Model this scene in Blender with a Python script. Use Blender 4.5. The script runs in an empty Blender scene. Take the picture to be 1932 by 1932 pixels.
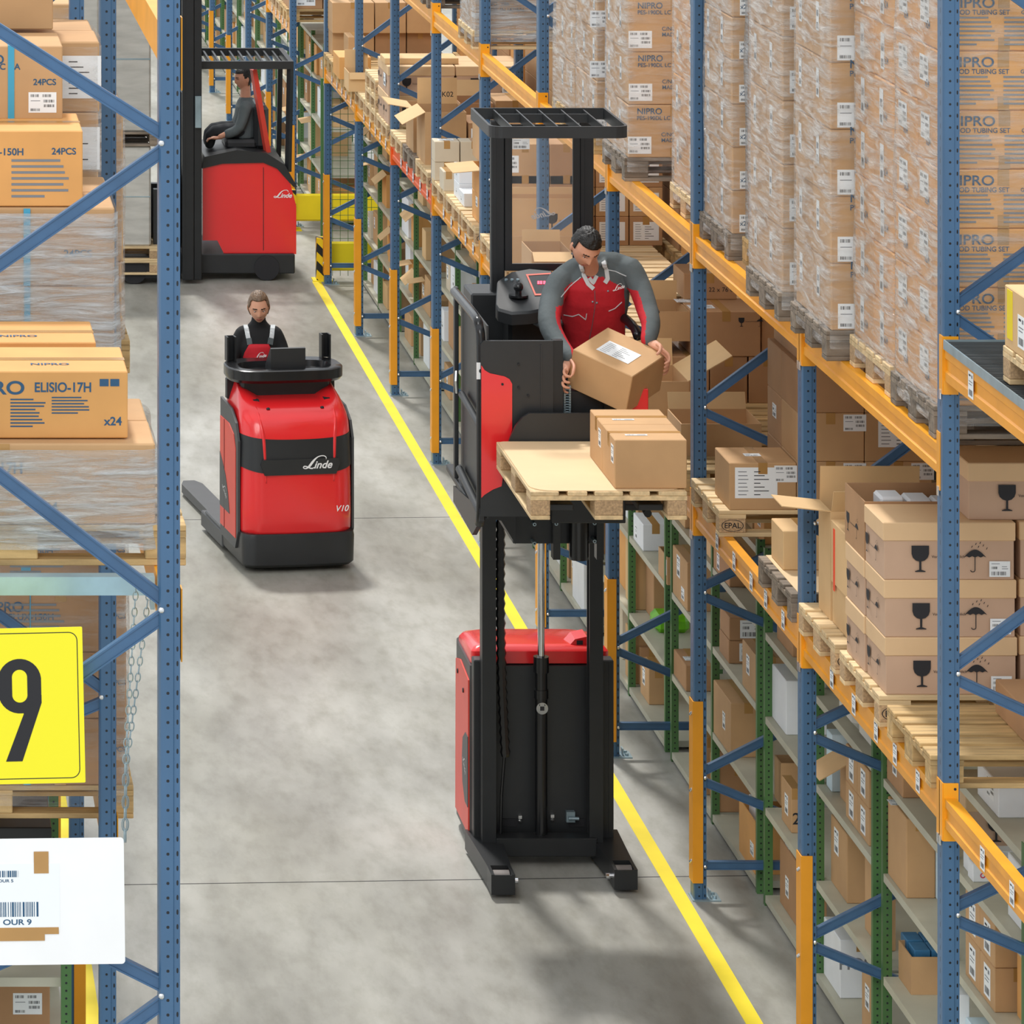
import bpy, bmesh, math, random
from mathutils import Vector, Matrix, noise
random.seed(7)
F = 8090.0; H = 7.71; VX = -243.0; VY = -891.0     # focal length in px, camera height, vanishing point of the aisle
C = bpy.context.scene.collection
S = bpy.context.scene
# ------------------------------------------------------------------ camera, world, sun, exposure
cd = bpy.data.cameras.new('camera'); cam = bpy.data.objects.new('camera', cd); C.objects.link(cam)
cam.location = (0, 0, H); cam.rotation_euler = (math.pi/2, 0, 0)
cd.sensor_width = 36; cd.lens = F/1932*36; cd.shift_x = (966-VX)/1932; cd.shift_y = -(966-VY)/1932
cd.clip_start = 0.5; cd.clip_end = 300
S.camera = cam
W = bpy.data.worlds.new('world'); S.world = W; W.use_nodes = True
W.node_tree.nodes['Background'].inputs[0].default_value = (0.93, 0.97, 1.0, 1)
W.node_tree.nodes['Background'].inputs[1].default_value = 1.0
def sun(name, d, strength, ang, col):
    l = bpy.data.lights.new(name, 'SUN'); l.energy = strength; l.angle = math.radians(ang); l.color = col
    o = bpy.data.objects.new(name, l); C.objects.link(o); o.location = (2, 30, 14)
    o.rotation_euler = Vector(d).to_track_quat('-Z', 'Y').to_euler()
sun('hall_light', (0.10, -0.62, -1.0), 2.7, 5, (1, 0.965, 0.92))
sun('front_light', (0.35, 1.0, -0.75), 0.8, 25, (1, 0.98, 0.96))
S.view_settings.view_transform = 'Standard'; S.view_settings.look = 'None'
S.view_settings.exposure = 0.12; S.view_settings.gamma = 1.0; S.view_settings.use_curve_mapping = False
S.cycles.transparent_max_bounces = 16; S.cycles.max_bounces = 6

def P(px, py, D): return Vector(((px-VX)*D/F, D, H-(py-VY)*D/F))

# ------------------------------------------------------------------ materials
def lin(h):
    c = [int(h[i:i+2], 16)/255 for i in (0, 2, 4)]
    return [x/12.92 if x <= .04045 else ((x+.055)/1.055)**2.4 for x in c]
def nn(nt, t, **k):
    n = nt.nodes.new(t)
    for a, b in k.items(): setattr(n, a, b)
    return n
def mth(nt, op, a, b=None, c=None):
    n = nt.nodes.new('ShaderNodeMath'); n.operation = op
    for i, v in enumerate((a, b, c)):
        if v is None: continue
        if isinstance(v, (int, float)): n.inputs[i].default_value = v
        else: nt.links.new(v, n.inputs[i])
    return n.outputs[0]
MATS = {}
def mat(name, hexc, rough=.6, metal=0., var=0., scale=(6, 6, 6), bump=0., bscale=60, spec=.5, hex2=None, coat=0., holes=None, emit=0):
    m = bpy.data.materials.new(name); m.use_nodes = True; nt = m.node_tree; L = nt.links
    b = nt.nodes['Principled BSDF']; c = lin(hexc)
    b.inputs['Base Color'].default_value = (*c, 1); b.inputs['Roughness'].default_value = rough
    b.inputs['Metallic'].default_value = metal; b.inputs['Specular IOR Level'].default_value = spec
    b.inputs['Coat Weight'].default_value = coat; b.inputs['Coat Roughness'].default_value = .12
    if emit:
        b.inputs['Emission Color'].default_value = (*c, 1); b.inputs['Emission Strength'].default_value = emit
    tc = nn(nt, 'ShaderNodeTexCoord'); out = None
    if var or hex2:
        mp = nn(nt, 'ShaderNodeMapping'); mp.inputs['Scale'].default_value = scale
        L.new(tc.outputs['Object'], mp.inputs[0])
        oi = nn(nt, 'ShaderNodeObjectInfo'); ad = nn(nt, 'ShaderNodeVectorMath', operation='ADD')
        L.new(mp.outputs[0], ad.inputs[0]); sc = nn(nt, 'ShaderNodeVectorMath', operation='SCALE')
        cx = nn(nt, 'ShaderNodeCombineXYZ')
        for i in range(3): L.new(oi.outputs['Random'], cx.inputs[i])
        L.new(cx.outputs[0], sc.inputs[0]); sc.inputs[3].default_value = 40; L.new(sc.outputs[0], ad.inputs[1])
        nz = nn(nt, 'ShaderNodeTexNoise'); nz.inputs['Detail'].default_value = 6; nz.inputs['Scale'].default_value = 1
        L.new(ad.outputs[0], nz.inputs['Vector'])
        rp = nn(nt, 'ShaderNodeValToRGB'); rp.color_ramp.elements[0].position = .3; rp.color_ramp.elements[1].position = .7
        c2 = lin(hex2) if hex2 else [x*(1-var) for x in c]
        rp.color_ramp.elements[0].color = (*c2, 1); rp.color_ramp.elements[1].color = (*[min(1, x*(1+var*.4)) for x in c], 1)
        L.new(nz.outputs[0], rp.inputs[0]); out = rp.outputs[0]
        if hex2 is None:
            hv = nn(nt, 'ShaderNodeHueSaturation'); L.new(out, hv.inputs['Color'])
            L.new(mth(nt, 'MULTIPLY_ADD', oi.outputs['Random'], var*.9, 1-var*.45), hv.inputs['Value']); out = hv.outputs[0]
    if holes:
        sp = nn(nt, 'ShaderNodeSeparateXYZ'); L.new(tc.outputs['Object'], sp.inputs[0])
        sn = nn(nt, 'ShaderNodeSeparateXYZ'); L.new(tc.outputs['Normal'], sn.inputs[0])
        tot = None
        for (ax, cx_, rx, rz, pitch) in holes:
            f = mth(nt, 'MULTIPLY', mth(nt, 'SUBTRACT', mth(nt, 'FRACT', mth(nt, 'DIVIDE', sp.outputs[2], pitch)), .5), pitch/rz)
            g = mth(nt, 'DIVIDE', mth(nt, 'SUBTRACT', sp.outputs[0 if ax == 'f' else 1], cx_), rx)
            r = mth(nt, 'LESS_THAN', mth(nt, 'ADD', mth(nt, 'POWER', mth(nt, 'ABSOLUTE', f), 2.5), mth(nt, 'POWER', mth(nt, 'ABSOLUTE', g), 2.5)), 1)
            side = mth(nt, 'LESS_THAN', sn.outputs[1 if ax == 'f' else 0], -.5)
            r = mth(nt, 'MULTIPLY', r, side); tot = r if tot is None else mth(nt, 'MAXIMUM', tot, r)
        mx = nn(nt, 'ShaderNodeMix', data_type='RGBA'); L.new(tot, mx.inputs[0])
        if out is None: mx.inputs[6].default_value = (*c, 1)
        else: L.new(out, mx.inputs[6])
        mx.inputs[7].default_value = (.006, .008, .012, 1); out = mx.outputs[2]
    if out is not None: L.new(out, b.inputs['Base Color'])
    if bump:
        nz = nn(nt, 'ShaderNodeTexNoise'); nz.inputs['Scale'].default_value = bscale; nz.inputs['Detail'].default_value = 4
        L.new(tc.outputs['Object'], nz.inputs['Vector'])
        bp = nn(nt, 'ShaderNodeBump'); bp.inputs['Strength'].default_value = bump; bp.inputs['Distance'].default_value = .01
        L.new(nz.outputs[0], bp.inputs['Height']); L.new(bp.outputs[0], b.inputs['Normal'])
    MATS[name] = m; return m
mat('blue_steel', '43678a', .38, 0, .12, (8, 8, 2), holes=[('f', .030, .0052, .0052, .05), ('f', .063, .0035, .009, .05), ('s', .05, .004, .012, .05)])
mat('blue_paint', '3f6286', .4, 0, .15, (9, 9, 9))
mat('green_steel', '4a7440', .5, 0, .2, (6, 6, 3), holes=[('f', .022, .005, .005, .0335)])
mat('green_plain', '4a7440', .5)
mat('orange_steel', 'f4a51e', .35, 0, .12, (5, 5, 5))
mat('orange_guard', 'e89c1e', .45, 0, .08)
mat('red_steel', 'ea5f18', .4)
mat('shelf_beige', 'bdbba8', .5, 0, .15, (3, 3, 3))
mat('galv', '9fb4bd', .35, .5, .2, (8, 8, 8))
mat('galv_blue', 'a9cbdc', .3, .3, .15, (8, 8, 8))
mat('grating', '6f767a', .45, .6, .3, (3, 60, 3))
mat('bolt', 'd8dadb', .25, .9)
mat('yellow_paint', 'f2da10', .6, 0, .1, (3, 3, 3))
mat('sign_yellow', 'f2e81c', .45)
mat('black_ink', '222226', .7)
mat('blue_ink', '2c5576', .7)
mat('teal_strap', '3f9ec0', .4)
mat('yellow_strap', 'f0cc10', .4)
mat('white_paper', 'eef2f4', .6)
mat('white_board', 'f2f3f4', .5, 0, .03)
mat('grey_ink', '7d8288', .7)
mat('black_plastic', '2b2d2f', .38, 0, .15, (4, 4, 4), bump=.05, bscale=300)
mat('black_gloss', '1c1d1f', .22)
mat('black_metal', '26282a', .4, .2, .15)
mat('dark_grey', '46484a', .45, 0, .1)
mat('red_gloss', 'f02a2e', .22, 0, 0, coat=.5)
mat('red_matt', 'de4a3c', .4, 0, .05)
mat('chrome', 'd8dadd', .08, 1)
mat('wheel_grey', '77716e', .6)
mat('logo_white', 'f4f4f4', .5)
mat('logo_grey', 'b8b8b8', .5)
mat('tape', 'b58a50', .25, 0, .1)
mat('tape_clear', 'c9b48c', .2)
mat('wood_new', 'e0c496', .7, 0, .3, (3, 30, 30), bump=.1)
mat('wood_mid', 'c9a873', .75, 0, .4, (3, 26, 26), bump=.2)
mat('wood_old', '86796a', .8, 0, .5, (3, 26, 26), bump=.3)
mat('chipboard', 'bfa07a', .9, 0, .35, (90, 90, 90), bump=.2, bscale=200)
mat('kraft', 'c49c6f', .75, 0, .10, (4, 4, 4), bump=.03)
mat('kraft_light', 'd9b482', .75, 0, .08, (4, 4, 4), bump=.03)
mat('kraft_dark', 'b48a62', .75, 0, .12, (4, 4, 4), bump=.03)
mat('kraft_orange', 'dda35f', .7, 0, .10, (4, 4, 4), bump=.03)
mat('kraft_rose', 'c3a288', .75, 0, .06, (4, 4, 4), bump=.03)
mat('kraft_lid', 'dcb98e', .75, 0, .05, (4, 4, 4), bump=.03)
mat('carton_beige', 'cfc2ab', .75, 0, .06)
mat('carton_white', 'e6eaee', .6, 0, .05)
mat('carton_inner', 'd2ab78', .8, 0, .1)
mat('sheet_card', 'ddc198', .8, 0, .06, (3, 3, 3))
mat('sack', 'cfcdc6', .8, 0, .15, (5, 5, 5), bump=.4, bscale=14)
mat('wrap_grey', 'b9b7b0', .45, 0, .2, (3, 3, 14), bump=.3, bscale=20)
mat('green_bag', '74c81a', .3, 0, .3, (12, 12, 12))
mat('blue_box', '3e7fae', .5, 0, .15, (20, 20, 20))
mat('pale_blue', 'cfe3ee', .5)
mat('pink_ink', 'd8395c', .6)
mat('orange_tag', 'f04a1e', .5)
mat('skin', 'd9a184', .5, 0, .06, (20, 20, 20), spec=.35)
mat('skin_man', 'd69c80', .5, 0, .08, (20, 20, 20), spec=.35)
mat('lips', 'b8645c', .45)
mat('hair_dark', '1c1815', .45, 0, .5, (60, 60, 20), bump=.6, bscale=120)
mat('hair_light', '6b543f', .42, 0, .5, (90, 20, 90), bump=.5, bscale=120)
mat('eye_white', 'e8e4e0', .3)
mat('eye_dark', '1c1612', .3)
mat('brow', '3c2b22', .7)
mat('cloth_grey', '5c6466', .85, 0, .15, (5, 5, 5), bump=1., bscale=9)
mat('cloth_red', 'c81f2c', .8, 0, .2, (5, 5, 5), bump=1., bscale=9)
mat('cloth_black', '17181a', .85, 0, .2, (5, 5, 5), bump=.3, bscale=16)
mat('cloth_white', 'cdd2d4', .8)
mat('cloth_trouser', '2c2f33', .85)
mat('display_red', 'ff3050', .4, emit=2.5)
mat('frame_red', 'd9563f', .4)
mat('mesh_green', '3f6b33', .6)
# floor
def floor_mat():
    m = bpy.data.materials.new('polished_concrete'); m.use_nodes = True; nt = m.node_tree; L = nt.links
    b = nt.nodes['Principled BSDF']; tc = nn(nt, 'ShaderNodeTexCoord')
    def noi(sc, det, rot=(0, 0, 0)):
        mp = nn(nt, 'ShaderNodeMapping'); mp.inputs['Scale'].default_value = sc; mp.inputs['Rotation'].default_value = rot
        L.new(tc.outputs['Object'], mp.inputs[0]); z = nn(nt, 'ShaderNodeTexNoise'); z.inputs['Scale'].default_value = 1; z.inputs['Detail'].default_value = det
        z.inputs['Roughness'].default_value = .62; L.new(mp.outputs[0], z.inputs['Vector']); return z.outputs[0]
    def ramp(f, a, b_, ca, cb):
        r = nn(nt, 'ShaderNodeValToRGB'); r.color_ramp.elements[0].position = a; r.color_ramp.elements[1].position = b_
        r.color_ramp.elements[0].color = (*lin(ca), 1); r.color_ramp.elements[1].color = (*lin(cb), 1); L.new(f, r.inputs[0]); return r.outputs[0]
    c1 = ramp(noi((1.2, .35, 1), 9, (0, 0, .12)), .34, .66, '93928c', 'bfbfb9')
    c2 = ramp(noi((.35, .12, 1), 5), .38, .62, 'd6d4cc', 'ffffff')
    c3 = ramp(noi((9, 3, 1), 6), .3, .55, 'dddcd6', 'ffffff')
    m1 = nn(nt, 'ShaderNodeMix', data_type='RGBA', blend_type='MULTIPLY'); m1.inputs[0].default_value = 1
    L.new(c1, m1.inputs[6]); L.new(c2, m1.inputs[7])
    m2 = nn(nt, 'ShaderNodeMix', data_type='RGBA', blend_type='MULTIPLY'); m2.inputs[0].default_value = .7
    L.new(m1.outputs[2], m2.inputs[6]); L.new(c3, m2.inputs[7]); L.new(m2.outputs[2], b.inputs['Base Color'])
    b.inputs['Roughness'].default_value = .42; b.inputs['Specular IOR Level'].default_value = .35
    return m
MATS['floor'] = floor_mat()
def film_mat(name, base, lo, hi, vec, front=1., rot=(.35, .2, 0)):
    """stretch film: thin clear plastic, the gloss along its creases painted in as whitish streaks"""
    m = bpy.data.materials.new(name); m.use_nodes = True; nt = m.node_tree; L = nt.links
    b = nt.nodes['Principled BSDF']; tc = nn(nt, 'ShaderNodeTexCoord')
    mp = nn(nt, 'ShaderNodeMapping'); mp.inputs['Scale'].default_value = vec; mp.inputs['Rotation'].default_value = rot
    L.new(tc.outputs['Object'], mp.inputs[0])
    z = nn(nt, 'ShaderNodeTexNoise'); z.inputs['Scale'].default_value = 1; z.inputs['Detail'].default_value = 7; z.inputs['Roughness'].default_value = .65
    z.inputs['Distortion'].default_value = .6; L.new(mp.outputs[0], z.inputs['Vector'])
    r = nn(nt, 'ShaderNodeMapRange'); r.inputs[1].default_value = .42; r.inputs[2].default_value = .72; r.inputs[3].default_value = lo; r.inputs[4].default_value = hi
    L.new(z.outputs[0], r.inputs[0]); sn = nn(nt, 'ShaderNodeSeparateXYZ'); L.new(tc.outputs['Normal'], sn.inputs[0])
    L.new(mth(nt, 'MULTIPLY', r.outputs[0], mth(nt, 'MULTIPLY_ADD', mth(nt, 'ABSOLUTE', sn.outputs[0]), 1-front, front)), b.inputs['Alpha'])  # more opaque on the X-facing sides, painting in their stronger sheen
    b.inputs['Base Color'].default_value = (*lin(base), 1); b.inputs['Roughness'].default_value = .16; b.inputs['Specular IOR Level'].default_value = .9  # whitish base colour stands in for highlights on the film
    bp = nn(nt, 'ShaderNodeBump'); bp.inputs['Strength'].default_value = .9; bp.inputs['Distance'].default_value = .03
    L.new(z.outputs[0], bp.inputs['Height']); L.new(bp.outputs[0], b.inputs['Normal'])
    MATS[name] = m
film_mat('film_side', 'e6e4e0', .16, .95, (3, 4, 22), .3, (.45, 0, 0))
film_mat('film_heavy', 'd5dde2', .3, .95, (4, 5, 40))
film_mat('film_diag', 'e6e2dc', .22, 1.0, (3, 4, 26), .42, (.75, 0, 0))
def clear_mat():
    m = bpy.data.materials.new('clear_pane'); m.use_nodes = True; b = m.node_tree.nodes['Principled BSDF']
    b.inputs['Base Color'].default_value = (.9, .93, .95, 1); b.inputs['Alpha'].default_value = .05; b.inputs['Roughness'].default_value = .05
    MATS['clear_pane'] = m
clear_mat()

# ------------------------------------------------------------------ mesh helpers
def rp(o):
    m = o.matrix_basis.copy(); p = o.parent
    while p is not None: m = p.matrix_basis @ m; p = p.parent
    return m
class MB:
    def __init__(s): s.bm = bmesh.new(); s.m = 0
    def _f(s, vs, m=None):
        try: f = s.bm.faces.new(vs); f.material_index = s.m if m is None else m; return f
        except ValueError: return None
    def box(s, x0, x1, y0, y1, z0, z1, m=None, bev=0., M=None):
        vs = [s.bm.verts.new((x, y, z)) for z in (z0, z1) for x, y in ((x0, y0), (x1, y0), (x1, y1), (x0, y1))]
        fs = [s._f([vs[i] for i in q], m) for q in ((3, 2, 1, 0), (4, 5, 6, 7), (0, 1, 5, 4), (1, 2, 6, 5), (2, 3, 7, 6), (3, 0, 4, 7))]
        if bev:
            es = list({e for f in fs for e in f.edges})
            r = bmesh.ops.bevel(s.bm, geom=es, offset=bev, segments=1, affect='EDGES')
            vs = list({v for f in r['faces'] for v in f.verts} | {v for v in vs if v.is_valid})
            for f in {f for v in vs for f in v.link_faces}: f.material_index = s.m if m is None else m
        if M is not None:
            for v in vs: v.co = M @ v.co
        return s
    def bar(s, a, b, w, h, m=None, up=(0, 0, 1)):
        a = Vector(a); b = Vector(b); d = (b-a).normalized(); u = Vector(up)
        sd = d.cross(u).normalized(); u = sd.cross(d).normalized(); vs = []
        for p in (a, b):
            for i, j in ((-1, -1), (1, -1), (1, 1), (-1, 1)): vs.append(s.bm.verts.new(p+sd*w/2*i+u*h/2*j))
        for q in ((3, 2, 1, 0), (4, 5, 6, 7), (0, 1, 5, 4), (1, 2, 6, 5), (2, 3, 7, 6), (3, 0, 4, 7)): s._f([vs[i] for i in q], m)
        return s
    def prism(s, poly, ax, a, b, m=None):
        """poly in the two axes other than ax (in xyz order), extruded from a to b"""
        def mk(p, t):
            if ax == 'x': return (t, p[0], p[1])
            if ax == 'y': return (p[0], t, p[1])
            return (p[0], p[1], t)
        A = [s.bm.verts.new(mk(p, a)) for p in poly]; B = [s.bm.verts.new(mk(p, b)) for p in poly]
        s._f(A[::-1], m); s._f(B, m); n = len(poly)
        for i in range(n): s._f([A[i], A[(i+1) % n], B[(i+1) % n], B[i]], m)
        return s
    def rings(s, R, m=None, caps=True, closed=True):
        V = [[s.bm.verts.new(p) for p in r] for r in R]; n = len(R[0])
        for k in range(len(V)-1):
            mm = m(k) if callable(m) else m
            for i in range(n if closed else n-1): s._f([V[k][i], V[k][(i+1) % n], V[k+1][(i+1) % n], V[k+1][i]], mm)
        if caps: s._f(V[0][::-1], m(0) if callable(m) else m); s._f(V[-1], m(len(V)-2) if callable(m) else m)
        return s
    def tube(s, pts, r, n=10, m=None, cap=True, sub=0, dome=False):
        pts = [Vector(p) for p in pts]; rs = list(r) if isinstance(r, (list, tuple)) else [r]*len(pts)
        if sub:
            q, qr = [], []
            for i in range(len(pts)-1):
                p0, p1, p2, p3 = pts[max(i-1, 0)], pts[i], pts[i+1], pts[min(i+2, len(pts)-1)]
                for k in range(sub):
                    t = k/sub
                    q.append(.5*((2*p1)+(p2-p0)*t+(2*p0-5*p1+4*p2-p3)*t*t+(3*p1-p0-3*p2+p3)*t**3)); qr.append(rs[i]*(1-t)+rs[i+1]*t)
            q.append(pts[-1]); qr.append(rs[-1]); pts, rs = q, qr
        T = [(pts[min(i+1, len(pts)-1)]-pts[max(i-1, 0)]).normalized() for i in range(len(pts))]
        u = T[0].orthogonal().normalized(); R = []
        if dome:
            d = T[0]; e = T[-1]; r0, r1 = rs[0], rs[-1]
            pts = [pts[0]-d*r0*.95, pts[0]-d*r0*.7]+pts+[pts[-1]+e*r1*.7, pts[-1]+e*r1*.95]
            rs = [r0*.3, r0*.72]+rs+[r1*.72, r1*.3]; T = [d, d]+T+[e, e]
        for p, t, q in zip(pts, T, rs):
            u = (u-t*u.dot(t)).normalized(); v = t.cross(u)
            R.append([p+(u*math.cos(a)+v*math.sin(a))*q for a in [2*math.pi*i/n for i in range(n)]])
        return s.rings(R, m, cap)
    def ball(s, c, r, m=None, n=12, k=8, M=None):
        r = r if isinstance(r, (tuple, list)) else (r, r, r); R = []
        for j in range(1, k):
            a = math.pi*j/k
            R.append([Vector((r[0]*math.sin(a)*math.cos(2*math.pi*i/n), r[1]*math.sin(a)*math.sin(2*math.pi*i/n), -r[2]*math.cos(a))) for i in range(n)])
        if M is not None: R = [[M @ p for p in q] for q in R]
        return s.rings([[p+Vector(c) for p in q] for q in R], m)
    def loft(s, secs, n=20, m=None, pw=2.):
        """secs: (centre, U half-axis, V half-axis)"""
        R = []
        for c, U, V in secs:
            q = []
            for i in range(n):
                a = 2*math.pi*i/n; ca, sa = math.cos(a), math.sin(a)
                q.append(Vector(c)+Vector(U)*math.copysign(abs(ca)**(2/pw), ca)+Vector(V)*math.copysign(abs(sa)**(2/pw), sa))
            R.append(q)
        return s.rings(R, m)
    def mesh(s, name, mats, smooth=False, xf=None):
        if xf is not None: bmesh.ops.transform(s.bm, matrix=xf, verts=s.bm.verts)
        bmesh.ops.recalc_face_normals(s.bm, faces=s.bm.faces)
        me = bpy.data.meshes.new(name); s.bm.to_mesh(me); s.bm.free()
        for k in (mats if isinstance(mats, (list, tuple)) else [mats]): me.materials.append(MATS[k])
        if smooth:
            me.polygons.foreach_set('use_smooth', [True]*len(me.polygons))
            if smooth != True: me.set_sharp_from_angle(angle=math.radians(smooth))
        return me
    def done(s, name, mats, parent=None, loc=None, smooth=False, world=False):
        xf = rp(parent).inverted() if (world and parent is not None) else None
        o = bpy.data.objects.new(name, s.mesh(name, mats, smooth, xf)); C.objects.link(o)
        if parent is not None: o.parent = parent
        if loc is not None: o.location = loc
        return o
def put(name, me, parent=None, loc=(0, 0, 0), rot=(0, 0, 0), sc=(1, 1, 1)):
    o = bpy.data.objects.new(name, me); C.objects.link(o)
    if parent is not None: o.parent = parent
    o.location = loc; o.rotation_euler = rot; o.scale = sc; return o
def tag(o, label, cat, group=None):
    o['label'] = label; o['category'] = cat
    if group: o['group'] = group
    return o
def thing(name, label, cat, loc=(0, 0, 0), rz=0, group=None):
    o = bpy.data.objects.new(name, None); o.empty_display_size = .2; C.objects.link(o); o.location = loc; o.rotation_euler = (0, 0, rz)
    return tag(o, label, cat, group)
def copy_tree(o, parent=None):
    c = o.copy(); C.objects.link(c); c.parent = parent
    for ch in KIDS(o): copy_tree(ch, c)
    return c
def KIDS(o): return [q for q in list(bpy.data.objects) if q.parent == o] if o.name not in KC else KC[o.name]
KC = {}
def cache_kids(o):
    ks = [q for q in bpy.data.objects if q.parent == o]; KC[o.name] = ks
    for k in ks: cache_kids(k)
def clone(o, label, loc, rz=None, group=None):
    if o.name not in KC: cache_kids(o)
    names = KC[o.name]; c = o.copy(); C.objects.link(c); c.location = loc
    if rz is not None: c.rotation_euler = (0, 0, rz)
    for ch in names:
        d = ch.copy(); C.objects.link(d); d.parent = c
        for g in KC.get(ch.name, []):
            e = g.copy(); C.objects.link(e); e.parent = d
    c['label'] = label
    if group: c['group'] = group
    return c
def struct(o): o['kind'] = 'structure'; return o

# ------------------------------------------------------------------ lettering
TC = {}
def text_mesh(lines, m, bold=0.):
    """lines: (string, x, z, size[, align[, shear[, xscale]]]) in the XZ plane facing -Y, as one mesh"""
    key = (tuple(lines), m, bold)
    if key in TC: return TC[key]
    bm = bmesh.new()
    for ln in lines:
        t, x, z, size = ln[:4]; al = ln[4] if len(ln) > 4 else 'CENTER'; sh = ln[5] if len(ln) > 5 else 0; xs = ln[6] if len(ln) > 6 else 1
        cu = bpy.data.curves.new('t', 'FONT'); cu.body = t; cu.size = size; cu.align_x = al; cu.offset = bold*size; cu.shear = sh
        ob = bpy.data.objects.new('t', cu); C.objects.link(ob); dg = bpy.context.evaluated_depsgraph_get()
        me = bpy.data.meshes.new_from_object(ob.evaluated_get(dg)); b2 = bmesh.new(); b2.from_mesh(me)
        vm = {v: bm.verts.new((x+v.co.x*xs, 0, z+v.co.y)) for v in b2.verts}
        for f in b2.faces:
            try: bm.faces.new([vm[v] for v in f.verts])
            except ValueError: pass
        b2.free(); bpy.data.objects.remove(ob); bpy.data.meshes.remove(me); bpy.data.curves.remove(cu)
    for f in bm.faces:
        if f.normal.y > 0: f.normal_flip()
    me = bpy.data.meshes.new('print'); bm.to_mesh(me); bm.free(); me.materials.append(MATS[m]); TC[key] = me; return me
def bars(mb, x0, x1, z0, z1, m=1, y=-.0008, n=18, seed=1):
    r = random.Random(seed); x = x0
    while x < x1:
        w = (x1-x0)/n*r.choice((.35, .5, .9)); mb._f([mb.bm.verts.new(p) for p in ((x, y, z0), (min(x+w, x1), y, z0), (min(x+w, x1), y, z1), (x, y, z1))], m)
        x += w+(x1-x0)/n*r.choice((.35, .5, .8))
def line(mb, x0, x1, z, h, m=1, y=-.0008):
    mb._f([mb.bm.verts.new(p) for p in ((x0, y, z), (x1, y, z), (x1, y, z+h), (x0, y, z+h))], m)
LB = {}
def label_mesh(kind):
    if kind in LB: return LB[kind]
    mb = MB(); w, h = {'s': (.10, .075), 'l': (.085, .11), 'b': (.2, .145), 't': (.12, .03), 'm': (.13, .095), 'q': (.06, .14)}[kind]
    mb.box(-w/2, w/2, -.0006, .0, -h/2, h/2, 0)
    if kind == 's': bars(mb, -.04, .03, -.03, -.012, seed=2); bars(mb, -.04, -.012, 0, .012, n=10); line(mb, -.04, .0, .024, .003, 2); line(mb, .01, .04, .0, .003, 2); line(mb, .01, .035, .01, .003, 2)
    if kind == 'l': bars(mb, -.03, .03, -.045, -.02, seed=4); line(mb, -.03, .02, .0, .004, 2); line(mb, -.03, .03, .012, .004, 2); line(mb, -.03, .0, .035, .008, 1); line(mb, .01, .03, .03, .014, 2)
    if kind == 'b':
        for i in range(7): line(mb, -.085, -.045+.004*(i % 3), .05-i*.018, .004, 2); line(mb, -.01, .02+.02*((i*7) % 3), .05-i*.018, .004, 1)
    if kind == 't': bars(mb, -.05, -.01, -.009, .009, seed=6); line(mb, .005, .05, -.007, .014, 2)
    if kind == 'm': bars(mb, -.055, -.015, .025, .038, seed=7, n=12); bars(mb, .0, .04, .025, .038, seed=8, n=12); bars(mb, .005, .055, .0, .013, seed=9, n=14); bars(mb, .005, .055, -.022, -.009, seed=3, n=14); bars(mb, -.055, -.01, -.04, -.028, seed=5, n=12); line(mb, -.055, -.01, .006, .003, 2)
    if kind == 'q': bars(mb, -.02, .02, -.06, -.03); line(mb, -.02, .02, .0, .03, 2)
    LB[kind] = mb.mesh('shipping_label', ['white_paper', 'black_ink', 'grey_ink']); return LB[kind]
def linde_mesh(m):
    k = ('linde', m)
    if k in TC: return TC[k]
    # white script word: the big L with its roof stroke, then the slanted letters
    base = text_mesh([('inde', .30, 0, .30, 'LEFT', .35, 1.02)], m, .022)
    bm = bmesh.new(); bm.from_mesh(base)
    pts = [(.66, .25), (.665, .30), (.61, .345), (.52, .35), (.43, .325), (.34, .26), (.26, .17), (.19, .08), (.12, .02), (.05, .0), (.0, .03), (.03, .065), (.10, .055), (.18, .015), (.26, .0), (.33, .04)]
    wd = [.005, .012, .014, .013, .015, .024, .034, .034, .022, .014, .014, .016, .016, .018, .018, .006]
    q = []
    for i in range(len(pts)-1):
        p0, p1, p2, p3 = [Vector((*pts[max(0, min(len(pts)-1, j))], 0)) for j in (i-1, i, i+1, i+2)]
        for kk in range(4):
            t = kk/4; q.append((.5*((2*p1)+(p2-p0)*t+(2*p0-5*p1+4*p2-p3)*t*t+(3*p1-p0-3*p2+p3)*t**3), wd[i]*(1-t)+wd[i+1]*t))
    pv = None
    for i in range(len(q)):
        d = (q[min(i+1, len(q)-1)][0]-q[max(i-1, 0)][0]).normalized(); n = Vector((-d.y, d.x, 0)); c, w = q[i]
        a = bm.verts.new((c.x+n.x*w, -.0004*(i % 2), c.y+n.y*w)); b = bm.verts.new((c.x-n.x*w, -.0004*(i % 2), c.y-n.y*w))
        if pv: bm.faces.new((pv[0], pv[1], b, a))
        pv = (a, b)
    me = bpy.data.meshes.new('logo'); bm.to_mesh(me); bm.free(); me.materials.append(MATS[m]); TC[k] = me; return me
RSIDE = (0, 0, -math.pi/2)      # a print turned to the aisle side (-X)
RTOP = (-math.pi/2, 0, 0)       # a print lying on a top

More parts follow.
